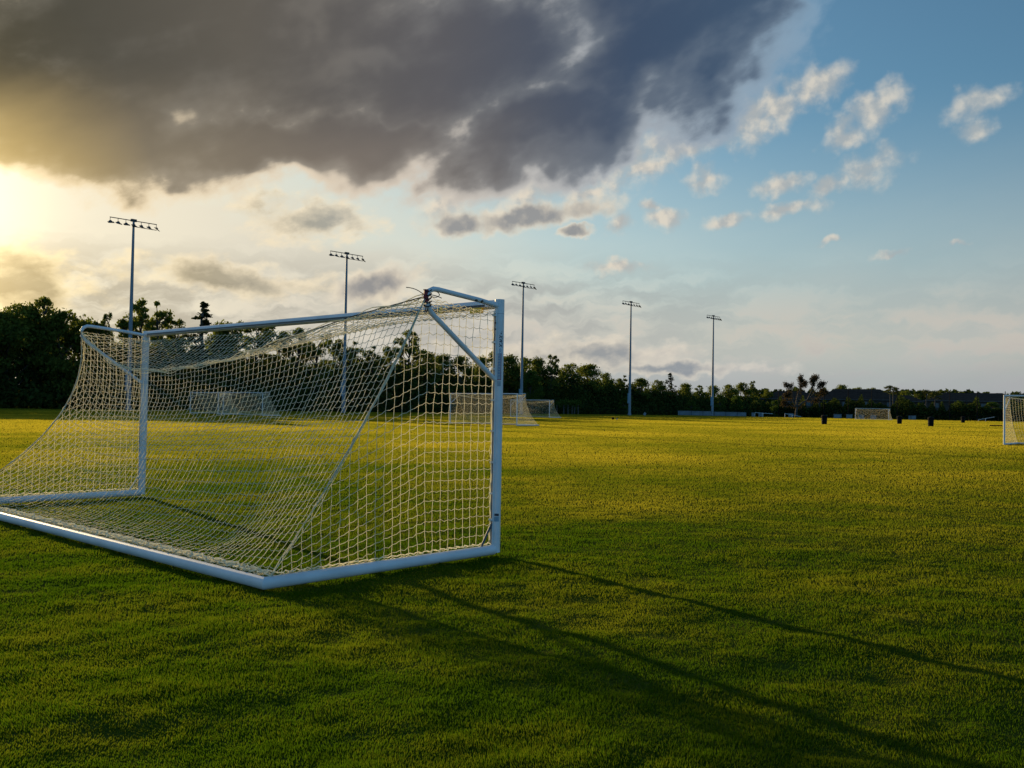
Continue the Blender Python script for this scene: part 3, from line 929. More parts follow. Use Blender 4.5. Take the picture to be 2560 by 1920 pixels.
PP = [(-52.5, 126.5), (-27.5, 151.0), (1.9, 183.3), (27.2, 212.9), (52.4, 240.9)]
PLAB = ['tallest and nearest floodlight pole, rising behind the left end of the big goal',
        'floodlight pole rising behind the middle of the big goal crossbar',
        'floodlight pole just right of the big goal, behind two smaller goals',
        'thin distant floodlight pole, second from the right of the row',
        'thinnest farthest floodlight pole at the right end of the row']
f0 = floodlight(PLAB[0])
for i, (x_, y_) in enumerate(PP):
    e = f0 if i == 0 else copy_tree(f0)
    e.location = (x_, y_, gz(x_, y_) - 0.02)
    e.rotation_euler = (0, 0, math.atan2(DL[1], DL[0]))
    e['label'] = PLAB[i]

# ------------------------------------------------------------------ trees
def leaf_quads(centres, size, rg, up=0.0):
    n_ = len(centres)
    a = rg.normal(size=(n_, 3)); a /= np.linalg.norm(a, axis=1, keepdims=True)
    b_ = rg.normal(size=(n_, 3)); b_ -= (b_ * a).sum(1, keepdims=True) * a; b_ /= np.linalg.norm(b_, axis=1, keepdims=True)
    s_ = (size * (0.6 + 0.8 * rg.random((n_, 1))))
    a = a * s_ * 0.5; b_ = b_ * s_ * 0.33
    q = np.stack([centres - a, centres - b_, centres + a, centres + b_], 1)
    return q.reshape(-1, 3)


def crown(kind, seed, H=15.0):
    rg = np.random.default_rng(seed)
    clumps = []
    if kind == 'A':      # rounded, dense to the ground
        for i in range(46):
            an = rg.random() * 6.283; h_ = rg.random() ** 0.8
            z_ = H * (0.12 + 0.83 * h_)
            rmax = H * 0.27 * math.sqrt(max(0.02, 1 - ((h_ - 0.42) / 0.60) ** 2))
            r_ = rmax * math.sqrt(rg.random())
            clumps.append((r_ * math.cos(an), r_ * math.sin(an), z_, H * (0.060 + 0.055 * rg.random())))
        lf = 115; size = 0.50
    elif kind == 'B':    # open, separate clumps at the top with sky between
        for i in range(16):
            an = rg.random() * 6.283; h_ = rg.random()
            clumps.append((H * .16 * math.cos(an) * rg.random() ** .5, H * .16 * math.sin(an) * rg.random() ** .5, H * (0.15 + 0.45 * h_), H * (0.07 + 0.04 * rg.random())))
        for i in range(24):
            an = rg.random() * 6.283; h_ = rg.random()
            r_ = H * (0.23 - 0.12 * h_) * (0.35 + 0.65 * rg.random())
            clumps.append((r_ * math.cos(an), r_ * math.sin(an), H * (0.60 + 0.36 * h_), H * (0.028 + 0.035 * rg.random())))
        lf = 95; size = 0.42
    elif kind == 'C':    # slim conical pine with layered tufts
        for i in range(15):
            h_ = i / 14; z_ = H * (0.42 + 0.55 * h_)
            for k in range(4):
                an = rg.random() * 6.283; r_ = H * (0.17 * (1 - h_) + 0.012) * (0.25 + .95 * rg.random())
                clumps.append((r_ * math.cos(an), r_ * math.sin(an), z_ + rg.normal() * 0.25, H * (0.014 + 0.024 * (1 - h_) * rg.random() + .004)))
        lf = 24; size = 0.36
    pts = []
    for (x_, y_, z_, r_) in clumps:
        n_ = int(lf * (0.7 + 0.6 * rg.random()))
        v_ = rg.normal(size=(n_, 3)); v_ /= np.linalg.norm(v_, axis=1, keepdims=True)
        v_ *= (rg.random((n_, 1)) ** 0.45) * r_ * np.array([1.25, 1.25, 0.8]) * (1 + 0.35 * rg.normal(size=(n_, 1)).clip(-1, 1.6) * .6)
        pts.append(v_ + np.array([x_, y_, z_]))
    pts = np.concatenate(pts)
    q = leaf_quads(pts, size, rg)
    me_ = new_mesh('crown', q, np.arange(len(q)), 4, M['leafC'] if kind == 'C' else M['leafA'], False, np.repeat(rg.random(len(pts)), 4))
    # trunk with limbs to the clumps
    mb_ = MB()
    nseg = 7
    tp = [(0.25 * math.sin(i * 1.1 + seed), 0.25 * math.cos(i * 1.3 + seed) - .25, H * 0.86 * i / nseg - (0.3 if i == 0 else 0)) for i in range(nseg + 1)]
    mb_.tube(tp, [H * 0.020 * (1 - 0.75 * i / nseg) + 0.03 for i in range(nseg + 1)], 8)
    for (x_, y_, z_, r_) in clumps[::2] if kind != 'B' else clumps:
        zb = max(H * 0.15, z_ - math.hypot(x_, y_) * 0.9 - 0.5)
        k = min(nseg, max(0, int(zb / (H * .86) * nseg)))
        bx_, by_ = tp[k][0], tp[k][1]
        mb_.tube([(bx_, by_, zb), ((bx_ + x_) * .55, (by_ + y_) * .55, (zb + z_) / 2 + .2), (x_, y_, z_ + r_ * .3)], [H * .0075, H * .005, 0.02], 5, False)
    tm = bpy.data.meshes.new('trunk'); tm.from_pydata(mb_.v, [], mb_.f); tm.materials.append(M['bark']); tm.update()
    return me_, tm

PROTO = {k: [crown(k, s_) for s_ in ss_] for k, ss_ in (('A', (1, 2, 3, 4)), ('B', (11, 12, 13, 14)), ('C', (21, 22)))}

def tree(x, y, H, kind, wf, label, group, leaf=None, variant=None):
    lst = PROTO[kind]
    cm, tm = lst[variant % len(lst) if variant is not None else random.randrange(len(lst))]
    e = thing('pine_tree' if kind == 'C' else 'tree', label, 'tree', (x, y, gz(x, y) - 0.05), random.random() * 6.28, group)
    k = H / 15.0
    e.scale = (k * wf * random.uniform(.92, 1.1), k * wf * random.uniform(.92, 1.1), k)
    c_ = link('crown', cm, e)
    link('trunk', tm, e)
    if leaf:
        c_.material_slots[0].link = 'OBJECT'; c_.material_slots[0].material = leaf
    return e

TREES = [(-83.0, 119.1, 13.1, 'A', 1.1), (-80.7, 122.7, 13.3, 'A', 1.2), (-79.4, 128.3, 14.2, 'A', 1.2), (-75.8, 130.6, 14.3, 'A', 1.2), (-72.1, 131.1, 14.2, 'A', 1.1), (-71.2, 134.5, 15.4, 'A', 0.9), (-69.8, 136.4, 16.7, 'B', 1.1), (-67.0, 137.0, 14.9, 'A', 1), (-66.2, 142.2, 14.1, 'A', 1), (-63.3, 140.8, 13.5, 'B', 0.6), (-63.0, 143.1, 15.3, 'B', 0.5), (-61.5, 145.7, 14.5, 'B', 0.8), (-59.6, 147.2, 17.9, 'B', 0.7), (-57.8, 150.3, 17.9, 'B', 0.7), (-55.8, 153.5, 15.4, 'B', 0.8), (-52.5, 156.1, 18.4, 'C', 1.35), (-51.0, 160.4, 15.4, 'A', 0.8), (-48.2, 158.5, 15.7, 'B', 0.8), (-45.5, 164.2, 16.0, 'B', 1), (-42.7, 167.5, 15.8, 'B', 0.9), (-39.3, 168.2, 15.4, 'B', 1), (-36.0, 169.7, 14.1, 'B', 1), (-34.6, 178.4, 15.3, 'B', 0.9), (-30.9, 177.5, 13.7, 'B', 0.9), (-27.5, 181.3, 13.3, 'B', 0.9), (-24.8, 188.4, 14.8, 'B', 0.8), (-21.5, 189.8, 17.1, 'B', 1.0), (-18.1, 192.6, 13.2, 'A', 0.9), (-15.0, 198.3, 12.7, 'A', 0.9), (-11.1, 197.1, 12.4, 'A', 0.9), (-7.1, 206.4, 12.7, 'A', 0.9), (-3.7, 207.7, 14.4, 'B', 0.7), (-0.7, 208.9, 13.3, 'A', 0.9), (2.9, 217.0, 13.4, 'A', 0.9), (6.3, 222.7, 13.5, 'A', 0.9), (9.4, 220.8, 14.4, 'B', 0.8), (14.5, 229.4, 12.8, 'A', 0.9), (19.2, 232.0, 12.7, 'A', 1), (24.6, 241.3, 11.0, 'A', 0.9), (29.4, 246.3, 10.6, 'B', 0.9), (34.5, 248.1, 9.9, 'A', 1), (41.2, 260.0, 10.0, 'A', 0.9), (45.0, 262.4, 11.8, 'C', 1.3), (50.4, 268.7, 9.3, 'A', 1), (55.8, 274.8, 9.1, 'B', 0.9), (61.6, 282.1, 9.3, 'A', 1), (67.1, 285.2, 9.8, 'A', 1.1), (73.5, 294.7, 10.8, 'A', 1), (78.8, 301.4, 11.7, 'B', 0.6), (83.0, 300.1, 9.1, 'A', 0.9)]
ORD = ['first', 'second', 'third', 'fourth', 'fifth', 'sixth', 'seventh', 'eighth', 'ninth', 'tenth', 'eleventh', 'twelfth', 'thirteenth', 'fourteenth', 'fifteenth']
LOOK = {'A': 'dense rounded dark tree', 'B': 'airy tree with gappy crown', 'C': 'slim pointed pine'}
segname = [('left of the tallest floodlight pole', -1e9), ('right of the tallest floodlight pole', -19.0), ('right of the second floodlight pole', -9.6),
           ('right of the third floodlight pole', 1.0), ('right of the fourth floodlight pole', 8.0), ('right of the fifth floodlight pole', 13.2)]
PAZ = [math.degrees(math.atan2(x_, y_)) for x_, y_ in PP]
cnts = {}
tl_ = sorted(TREES, key=lambda q: math.atan2(q[0], q[1]))
vis_left = [q for q in tl_ if math.degrees(math.atan2(q[0], q[1])) < PAZ[0]]
for q in tl_:
    x_, y_, H_, k_, w_ = q
    az_ = math.degrees(math.atan2(x_, y_))
    si = sum(az_ > p_ for p_ in PAZ)
    if si == 0:
        n_ = len(vis_left) - vis_left.index(q) - 1
        lab = '%s, %s leftward from the tallest floodlight pole' % (LOOK[k_], ORD[n_])
    else:
        n_ = cnts.get(si, 0); cnts[si] = n_ + 1
        lab = '%s, %s one rightward from the %s floodlight pole' % (LOOK[k_], ORD[n_], ['tallest', 'second', 'middle', 'fourth', 'rightmost'][si - 1])
    tree(x_, y_, H_, k_, w_, lab, 'trees of the wood behind the field')

NEAR = [(4.3, 201.7, 9.6, 'A', 0.8, 'small dark tree at the wood edge right of the third floodlight pole'),
        (27.7, 227.3, 4.1, 'A', 1.3, 'low bright green bush just left of the fourth floodlight pole'),
        (48.6, 250.1, 4.2, 'A', 1.3, 'low green bush just left of the fifth floodlight pole'),
        (59.0, 261.4, 6.1, 'A', 1.0, 'small green tree just right of the fifth floodlight pole'),
        (65.4, 268.4, 6.1, 'A', 1.0, 'small green tree beside the left end of the first house')]
for x_, y_, H_, k_, w_, lab in NEAR:
    tree(x_, y_, H_, k_, w_, lab, 'small trees and bushes at the wood edge', M['leafG'])

FAR = [(128.0, 358.0, 12.7, 'A', 0.8), (130.0, 347.0, 11.4, 'A', 1), (138.0, 354.0, 11.6, 'A', 1), (147.0, 361.0, 10.9, 'A', 0.9), (145.0, 340.0, 10.1, 'A', 1), (153.0, 348.0, 10.2, 'B', 0.8), (164.0, 354.0, 9.6, 'A', 0.9), (163.0, 343.0, 9.4, 'B', 0.8), (162.0, 333.0, 10.3, 'A', 0.7), (169.0, 341.0, 11.1, 'C', 0.5), (179.0, 347.0, 9.6, 'B', 0.9), (182.0, 345.0, 9.2, 'A', 1), (182.0, 334.0, 8.7, 'A', 1), (191.0, 340.0, 9.4, 'A', 1), (195.0, 338.0, 9.3, 'A', 1)]
for i, (x_, y_, H_, k_, w_) in enumerate(sorted(FAR, key=lambda q: math.atan2(q[0], q[1]))):
    tree(x_, y_, H_, k_, w_ * 1.1, 'tree top showing above the house roofs, %s one from the mossy tree' % ORD[i], 'trees beyond the houses')

HT = [(71.9, 251.9, 4.6, 0.9), (86.7, 255.7, 5.1, 0.9), (92.6, 253.6, 4.3, 1.3), (100.6, 256.0, 4.1, 1.3), (109.7, 257.6, 5.2, 1.1), (111.2, 251.5, 4.7, 1.1), (122.2, 252.0, 5.5, 1.0), (122.9, 246.0, 4.6, 1.0), (129.4, 248.3, 5.2, 1.3), (133.4, 246.2, 5.7, 1.3)]
HTL = ['left of the mossy tree', 'right of the mossy tree', 'left of the tiny far goal', 'directly behind the tiny far goal', 'between the tiny far goal and the palms', 'just left of the twin palms',
       'right of the twin palms', 'behind the bin right of the palms', 'left of the right edge goal', 'behind the right edge goal']
for (x_, y_, H_, w_), s_ in zip(HT, HTL):
    tree(x_, y_, H_, 'A', w_, 'small garden tree before the houses, ' + s_, 'garden trees before the houses', M['leafG'])

# slim pale young trees at the edge of the wood
first = None
for i, (x_, y_) in enumerate([(10.1, 206.6), (11.8, 208.5), (12.8, 209.5), (13.8, 210.7), (14.4, 211.4), (15.3, 212.3)]):
    if first is None:
        e = thing('sapling', '', 'sapling')
        MB().tube([(0, 0, 0), (0.03, 0, 1.2), (0, 0.02, 2.3)], [0.16, 0.14, 0.11], 8).build('trunk', M['palebark'], e, True)
        c_ = rng.normal(size=(160, 3)) * np.array([0.55, 0.55, 0.30]) + np.array([0, 0, 2.75])
        link('crown', new_mesh('crown', leaf_quads(c_, 0.3, rng), np.arange(640), 4, M['leafG'], False, np.repeat(rng.random(160), 4)), e)
        first = e
    else:
        e = copy_tree(first)
    e.location = (x_, y_, gz(x_, y_)); e.rotation_euler = (0, 0, i * 1.7); e.scale = (1, 1, 0.9 + 0.06 * (i % 3))
    tag(e, 'slim sapling with pale trunk at the wood edge, %s of six from the left' % ORD[i], 'sapling', 'pale trunked saplings at the wood edge')

# undergrowth: the dark mass filling the wood
def mass(name, pts_fn, n_, size, material, label, cat):
    c_ = pts_fn(n_)
    q = leaf_quads(c_, size, rng)
    o_ = link(name, new_mesh(name, q, np.arange(len(q)), 4, material, False, np.repeat(rng.random(len(c_)), 4)))
    return tag(o_, label, cat, kind='stuff')

def wood(n_):
    s_ = -90 + rng.random(n_) * 330
    of = 12.5 + rng.random(n_) ** 0.8 * 14
    x_ = PL0[0] + DL[0] * s_ + NL[0] * of; y_ = PL0[1] + DL[1] * s_ + NL[1] * of
    top_ = np.interp(s_, [-90, 0, 40, 90, 130, 175, 240], [11.0, 11.5, 11.5, 10.2, 9.6, 7.0, 6.2])
    edge = 0.18 + 0.82 * smooth((of - 12.5) / 6)
    top_ = top_ * edge * (0.66 + 0.34 * vnoise(s_ * .16, of * .2) + 0.10 * (vnoise(s_ * .9, of * .9) - .5))
    z_ = rng.random(n_) * top_ + 0.05
    return np.stack([x_, y_, z_ + 0.15], -1)
mass('undergrowth', wood, 150000, 0.75, M['under'], 'dark tangled undergrowth filling the wood between the trunks', 'undergrowth')

def hedge(n_):
    az_ = np.radians(14.5 + rng.random(n_) * 22); d_ = 392 + rng.random(n_) * 14
    x_ = d_ * np.sin(az_); y_ = d_ * np.cos(az_)
    z_ = rng.random(n_) * (10.2 + 2.0 * (vnoise(np.degrees(az_) * 3.0, d_ * 0 + 1) - .3) + 1.2 * (vnoise(np.degrees(az_) * 12.0, d_ * 0 + 9) - .5))
    return np.stack([x_, y_, z_], -1)
mass('far_woodland', hedge, 42000, 1.1, M['under'], 'far off woodland strip behind the houses', 'woodland')

def shrub(n_):
    az_ = np.radians(14.5 + rng.random(n_) * 19); d_ = 268 + rng.random(n_) * 8
    x_ = d_ * np.sin(az_); y_ = d_ * np.cos(az_)
    z_ = rng.random(n_) * (2.4 + 4.2 * vnoise(np.degrees(az_) * 4.0, d_ * 0 + 4) ** 1.5)
    return np.stack([x_, y_, z_ + .2], -1)
mass('shrubbery', shrub, 34000, 0.55, M['under'], 'dark shrubbery lining the far side of the field before the houses', 'shrubbery')

# mossy bare-armed tree
rg = np.random.default_rng(31)
mt = thing('mossy_tree', 'tall gnarled tree with bare forked limbs and brown hanging moss before the houses', 'tree', (75.1, 243.7, gz(75, 243)))
mt.scale = (1.12, 1.12, 1.12)
mb = MB(); ends = []
def limb(p, d_, L_, r_, depth):
    q = p + d_ * L_
    mid = (p + q) / 2 + Vector(rg.normal(size=3)) * L_ * .06
    mb.tube([p, mid, q], [r_, r_ * .85, r_ * .7], 6, False)
    for k in range(3): ends.append((p.lerp(q, (k + 1) / 3), depth))
    if depth > 0:
        for _ in range(2 if depth > 1 else 3):
            nd = (d_ + Vector(rg.normal(size=3)) * .42 + Vector((0, 0, .12))).normalized()
            limb(q, nd, L_ * (0.62 + .2 * rg.random()), r_ * .6, depth - 1)
limb(Vector((0, 0, 0)), Vector((.10, 0, 1)).normalized(), 2.4, .34, 0)
F0 = Vector((.22, 0, 2.3))
limb(F0, Vector((.10, .1, 1)).normalized(), 3.0, .24, 3)
limb(F0, Vector((-.55, 0, .95)).normalized(), 2.3, .20, 3)
limb(F0, Vector((-.9, .2, .45)).normalized(), 1.6, .15, 2)
limb(F0, Vector((.95, 0, .75)).normalized(), 3.3, .20, 0)
F1 = F0 + Vector((.95, 0, .75)).normalized() * 3.25
limb(F1, Vector((.45, 0, 1.0)).normalized(), 2.3, .18, 3)
limb(F1, Vector((1.0, .1, .95)).normalized(), 2.1, .16, 3)
limb(F1, Vector((.8, .2, -.05)).normalized(), 1.6, .12, 1)
mb.build('trunk', M['palebark'], mt, True)
pts = []
for p_, dp in ends:
    n_ = {0: 40, 1: 32, 2: 26}.get(dp, 14)
    if p_.z < 1.7: continue
    c_ = rg.normal(size=(n_, 3)) * np.array([.26, .26, .30]) + np.array(p_) + np.array([0, 0, -.18])
    pts.append(c_)
pts = np.concatenate(pts); q = leaf_quads(pts, 0.24, rg)
link('hanging_moss', new_mesh('hanging_moss', q, np.arange(len(q)), 4, M['moss'], False, np.repeat(rg.random(len(pts)), 4)), mt)

# palms
def palm_mesh(seed):
    rg_ = np.random.default_rng(seed)
    V_ = []; n_ = 0
    for k in range(34):
        an = rg_.random() * 6.283; el = -0.5 + 1.8 * rg_.random()
        d_ = np.array([math.cos(an) * math.cos(el), math.sin(an) * math.cos(el), math.sin(el)])
        L_ = 1.25 + .4 * rg_.random()
        tip_ = d_ * L_ - np.array([0, 0, .25 * L_])
        base_ = d_ * L_ * .45
        up_ = np.array([0, 0, 1.0]); sd_ = np.cross(d_, up_); sd_ /= max(np.linalg.norm(sd_), 1e-6)
        for j in range(9):
            f_ = (j - 4) / 4
            e_ = base_ + (d_ * (1 - .35 * abs(f_)) + sd_ * f_ * .75) * L_ * .6 - np.array([0, 0, .16 + .2 * abs(f_)])
            w_ = sd_ * .035 + np.array([0, 0, .03])
            V_ += [base_ - w_, base_ + w_, (base_ + e_) / 2 + w_ * 1.4, e_]
            V_ += []
        V_ += [np.zeros(3) - sd_ * .02, np.zeros(3) + sd_ * .02, base_ + sd_ * .02, base_ - sd_ * .02]
    V_ = np.array(V_)
    return new_mesh('crown', V_, np.arange(len(V_)), 4, M['palm'], False, np.repeat(rg_.random(len(V_) // 4), 4))
PALMS = [(113.8, 277.6, 10.2, 'tallest fan palm, standing left of the twin palms above the roofs'), (115.8, 280.0, 9.8, 'fan palm almost hidden behind the tallest palm'),
         (123.0, 273.6, 9.0, 'left one of the twin fan palms near the middle house'), (120.9, 263.6, 8.2, 'right one of the twin fan palms, with the pale trunk'),
         (143.7, 297.1, 8.9, 'small fan palm peeking over the right house roof ridge'), (152.1, 298.5, 8.9, 'fan palm over the right end of the right house roof')]
pm = palm_mesh(3)
tmb = MB(); tmb.tube([(0, 0, 0), (.1, 0, 2.5), (.05, .05, 5), (0, 0, 7.0)], [.22, .17, .16, .19], 8)
tme = bpy.data.meshes.new('trunk'); tme.from_pydata(tmb.v, [], tmb.f); tme.materials.append(M['palebark']); tme.update()
for i, (x_, y_, H_, lab) in enumerate(PALMS):
    e = thing('palm_tree', lab, 'palm tree', (x_, y_, gz(x_, y_)), i * 1.3, 'fan palms among the houses')
    tr_ = link('trunk', tme, e); tr_.scale = (1, 1, (H_ - 1.4) / 7.0)
    c_ = link('crown', pm, e); c_.location = (0, 0, H_ - 1.5); c_.scale = (1.55, 1.55, 1.35)

# ------------------------------------------------------------------ houses
def house(label, a, b_, wallh, ridge, depth, wins):
    a = Vector(a); b_ = Vector(b_)
    d_ = (b_ - a); L_ = d_.length; rz = math.atan2(d_.y, d_.x)
    e = thing('house', label, 'house', (a.x, a.y, gz(a.x, a.y)), rz, 'houses beyond the field')
    MB().box((L_ / 2, depth / 2, wallh / 2), (L_, depth, wallh)).build('wall', M['wallb'], e)
    ov = .6; rh = ridge - wallh; inset = min(depth / 2 + ov, L_ * .42)
    z0 = wallh
    v_ = [(-ov, -ov, z0), (L_ + ov, -ov, z0), (L_ + ov, depth + ov, z0), (-ov, depth + ov, z0), (inset, depth / 2, z0 + rh), (L_ - inset, depth / 2, z0 + rh),
          (-ov, -ov, z0 - .18), (L_ + ov, -ov, z0 - .18), (L_ + ov, depth + ov, z0 - .18), (-ov, depth + ov, z0 - .18)]
    f_ = [(0, 1, 5, 4), (1, 2, 5), (2, 3, 4, 5), (3, 0, 4), (0, 6, 7, 1), (1, 7, 8, 2), (2, 8, 9, 3), (3, 9, 6, 0), (9, 8, 7, 6)]
    rf = MB().add(v_, f_).build('roof', M['roof'], e)
    MB().box((L_ / 2, -ov - .03, z0 - .10), (L_ + 2 * ov, .05, .20)).build('fascia', M['trim'], rf)
    for (wx, wz, ww_, wh) in wins:
        w_ = MB().box((wx * L_, -.03, wz), (ww_ + .24, .08, wh + .24)).build('window', M['trim'], e)
        MB().box((wx * L_, -.08, wz), (ww_, .04, wh)).build('pane', M['window'], w_)
        MB().box((wx * L_, -.105, wz), (.06, .03, wh)).build('glazing_bar', M['trim'], w_)
    dr = MB().box((L_ * .52, -.04, 1.05), (1.0, .08, 2.1)).build('door', M['trim'], e)
    MB().box((L_ * .52 + .38, -.10, 1.0), (.06, .05, .12)).build('handle', M['darkmetal'], dr)
    return e
house('dark brown hip roofed house behind the mossy tree, leftmost of the houses', (81.2, 300.0), (98.6, 295.0), 5.7, 8.3, 9, [(.2, 4.2, 1.1, 1.2), (.45, 4.2, 1.1, 1.2), (.8, 4.2, 1.1, 1.2), (.2, 1.5, 1.4, 1.3), (.8, 1.5, 1.4, 1.3)])
house('broad brown hip roofed house directly behind the tiny far goal', (100.5, 304.0), (124.0, 295.3), 5.9, 9.4, 10, [(.12, 4.4, 1.0, 1.1), (.34, 4.4, 1.0, 1.1), (.62, 4.5, 1.5, 1.3), (.88, 4.4, 1.1, 1.2), (.2, 1.5, 1.6, 1.3), (.75, 1.5, 1.6, 1.3)])
house('small low roofed house between the tall palm and the twin palms', (124.5, 310.7), (136.9, 306.2), 5.7, 7.8, 8, [(.25, 4.2, 1.0, 1.1), (.7, 4.2, 1.0, 1.1)])
house('long dark hip roofed house at the right, behind the rightmost bins', (128.0, 286.0), (152.5, 274.5), 5.8, 8.3, 10, [(.12, 4.3, 1.2, 1.2), (.35, 4.3, 1.2, 1.2), (.2, 1.7, 1.3, 1.0), (.6, 4.3, 1.2, 1.2), (.85, 4.3, 1.2, 1.2)])

# ------------------------------------------------------------------ low white walls, fences, net poles
def wall_piece(a, b_, h_, label):
    a = Vector(a); b_ = Vector(b_); d_ = b_ - a; L_ = d_.length
    e = thing('low_wall', label, 'low wall', (a.x, a.y, gz(a.x, a.y)), math.atan2(d_.y, d_.x), 'low pale walls beyond the field')
    e['kind'] = 'thing'
    MB().box((L_ / 2, 0, h_ / 2), (L_, .25, h_)).build('wall', M['lowwall'], e)
    MB().box((L_ / 2, 0, h_ + .035), (L_ + .06, .33, .07)).build('coping', M['lowwall'], e)
wall_piece((44.9, 248.9), (53.5, 247.6), 1.15, 'long pale low wall crossing behind the foot of the fifth floodlight pole')
wall_piece((54.3, 247.5), (62.5, 245.9), 1.05, 'pale low wall section right of the fifth floodlight pole')
for (a, b_), s_ in zip((((63.9, 245.6), (64.6, 245.4)), ((65.6, 245.2), (66.8, 244.9)), ((73.0, 243.3), (74.2, 243.0)), ((83.5, 239.2), (85.3, 238.6)), ((86.4, 238.2), (87.8, 237.7)), ((89.2, 237.3), (90.5, 236.8)), ((91.8, 236.3), (93.2, 235.8)), ((100.2, 233.0), (101.8, 232.3))),
                       ('first short pale wall pier right of the long wall', 'second short pale wall pier right of the long wall', 'lone pale wall pier at the foot of the mossy tree',
                        'pale wall pier just left of the leftmost bin', 'pale wall pier just right of the leftmost bin', 'pale wall pier third right of the mossy tree', 'pale wall pier beside the left post of the tiny goal', 'pale wall pier right of the tiny far goal')):
    wall_piece(a, b_, 1.0, s_)

def fence(pts, h_, label, mesh_n=3, step=3.0):
    e = thing('fence', label, 'fence', (pts[0][0], pts[0][1], 0))
    o0 = Vector((pts[0][0], pts[0][1], 0))
    rails = MB(); wires = MB()
    for (a, b_) in zip(pts[:-1], pts[1:]):
        A = Vector((a[0], a[1], gz(*a))) - o0; B = Vector((b_[0], b_[1], gz(*b_))) - o0
        L_ = (B - A).length; n_ = max(1, int(L_ / step))
        rails.tube([A + Vector((0, 0, h_)), B + Vector((0, 0, h_))], .03, 6)
        rails.tube([A + Vector((0, 0, .12)), B + Vector((0, 0, .12))], .02, 5)
        for i in range(n_):
            p_ = A.lerp(B, i / n_)
            MB().tube([p_, p_ + Vector((0, 0, h_ + .05))], .04, 6).build('fence_post', M['fence'], e)
        m_ = int(L_ / .35)
        for i in range(m_):
            p_ = A.lerp(B, i / m_)
            wires.tube([p_ + Vector((0, 0, .1)), p_ + Vector((0, 0, h_))], .006, 3, False)
    rails.build('rail', M['fence'], e)
    wires.build('wire_mesh', M['fence'], e)
    return e
fence([(18.4, 211.2), (43.6, 239.1), (64.9, 241.0), (94.5, 234.8), (125.2, 223.5), (140, 216)], 1.25, 'low black wire fence along the far edge of the field')

e = thing('ball_stop_netting', 'tall black netting on thin posts in front of the houses', 'ball stop netting', (73.3, 253.5, 0))
NP = [(73.3, 251.5), (79.1, 249.8), (84.6, 248.0), (90.4, 245.9), (95.9, 243.8), (101.7, 241.5), (113.1, 236.3), (118.8, 233.5), (124.4, 230.6), (129.4, 227.8)]
cab = MB(); mesh_ = MB()
for i, (x_, y_) in enumerate(NP):
    p_ = Vector((x_ - 73.3, y_ + 2 - 253.5, gz(x_, y_)))
    MB().tube([p_, p_ + Vector((0, 0, 7.6))], [.13, .09], 8).build('pole', M['fence'], e)
    if i:
        q_ = Vector((NP[i - 1][0] - 73.3, NP[i - 1][1] + 2 - 253.5, gz(x_, y_)))
        cab.tube([q_ + Vector((0, 0, 7.15)), (q_ + p_) / 2 + Vector((0, 0, 7.05)), p_ + Vector((0, 0, 7.15))], .03, 4, False)
        for k in range(1, 12):
            mesh_.tube([q_ + Vector((0, 0, 7.1 - k * .58)), p_ + Vector((0, 0, 7.1 - k * .58))], .006, 3, False)
        for k in range(1, 10):
            r_ = q_.lerp(p_, k / 10)
            mesh_.tube([r_ + Vector((0, 0, .4)), r_ + Vector((0, 0, 7.1))], .006, 3, False)
cab.build('cable', M['fence'], e); mesh_.build('net', M['fence'], e)

# pale pipe rails lying by the far fence
def rail_frame(x_, y_, rz, L_, h0, h1, label):
    e = thing('pipe_rail', label, 'pipe rail', (x_, y_, gz(x_, y_)), rz, 'pale pipe rails by the far fence')
    MB().tube([(0, 0, h0), (L_, 0, h1)], .05, 8).build('rail', M['white'], e)
    MB().tube([(0, 0, 0), (0, 0, h0)], .05, 8).build('leg', M['white'], e)
    MB().tube([(L_ * .45, 0, 0), (L_ * .45, 0, h0 + (h1 - h0) * .45)], .05, 8).build('leg', M['white'], e)
rail_frame(62.9, 238.5, R(-14), 4.4, 1.1, .85, 'pale pipe rail beside the short wall piers')
rail_frame(70.2, 237.0, R(-17), 4.0, 1.0, .25, 'slanting pale pipe rail left of the mossy tree')
rail_frame(112.5, 222.5, R(-26), 3.5, .35, 1.1, 'slanting pale pipe rail behind the rightmost bin')

# ------------------------------------------------------------------ bins
def bin_thing(label):
    e = thing('trash_bin', label, 'trash bin', group='black bins standing on the far grass')
    MB().lathe([(.27, 0.02), (.28, .05), (.30, .35), (.31, .37), (.31, .40), (.30, .42), (.325, .80), (.335, .82), (.335, .86), (.32, .88)], 18).build('body', M['black'], e, True)
    MB().lathe([(.35, .88), (.36, .92), (.30, .99), (.20, 1.04), (.05, 1.06)], 18).build('lid', M['black'], e, True)
    for s_ in (-1, 1):
        MB().tube([(s_ * .33, -.08, .74), (s_ * .40, -.06, .76), (s_ * .40, .06, .76), (s_ * .33, .08, .74)], .015, 6).build('handle', M['black'], e)
    return e
BN = [((38.84, 114.6), 'black bin farthest left, left of the tiny far goal'), ((56.2, 133.7), 'black bin just right of the tiny far goal'),
      ((51.7, 113.8), 'largest looking black bin, in front of the twin palms'), ((83.5, 170.7), 'smallest looking black bin, near the right house')]
b0 = bin_thing('')
for i, ((x_, y_), lab) in enumerate(BN):
    e = b0 if i == 0 else copy_tree(b0)
    e.location = (x_, y_, gz(x_, y_)); e['label'] = lab; e.scale = (1.12, 1.12, 1.12)
# bin seen through the net of the right goal
e = copy_tree(b0); e.location = (86.5, 153.0, gz(86, 153)); e['label'] = 'black bin seen through the net of the right edge goal'

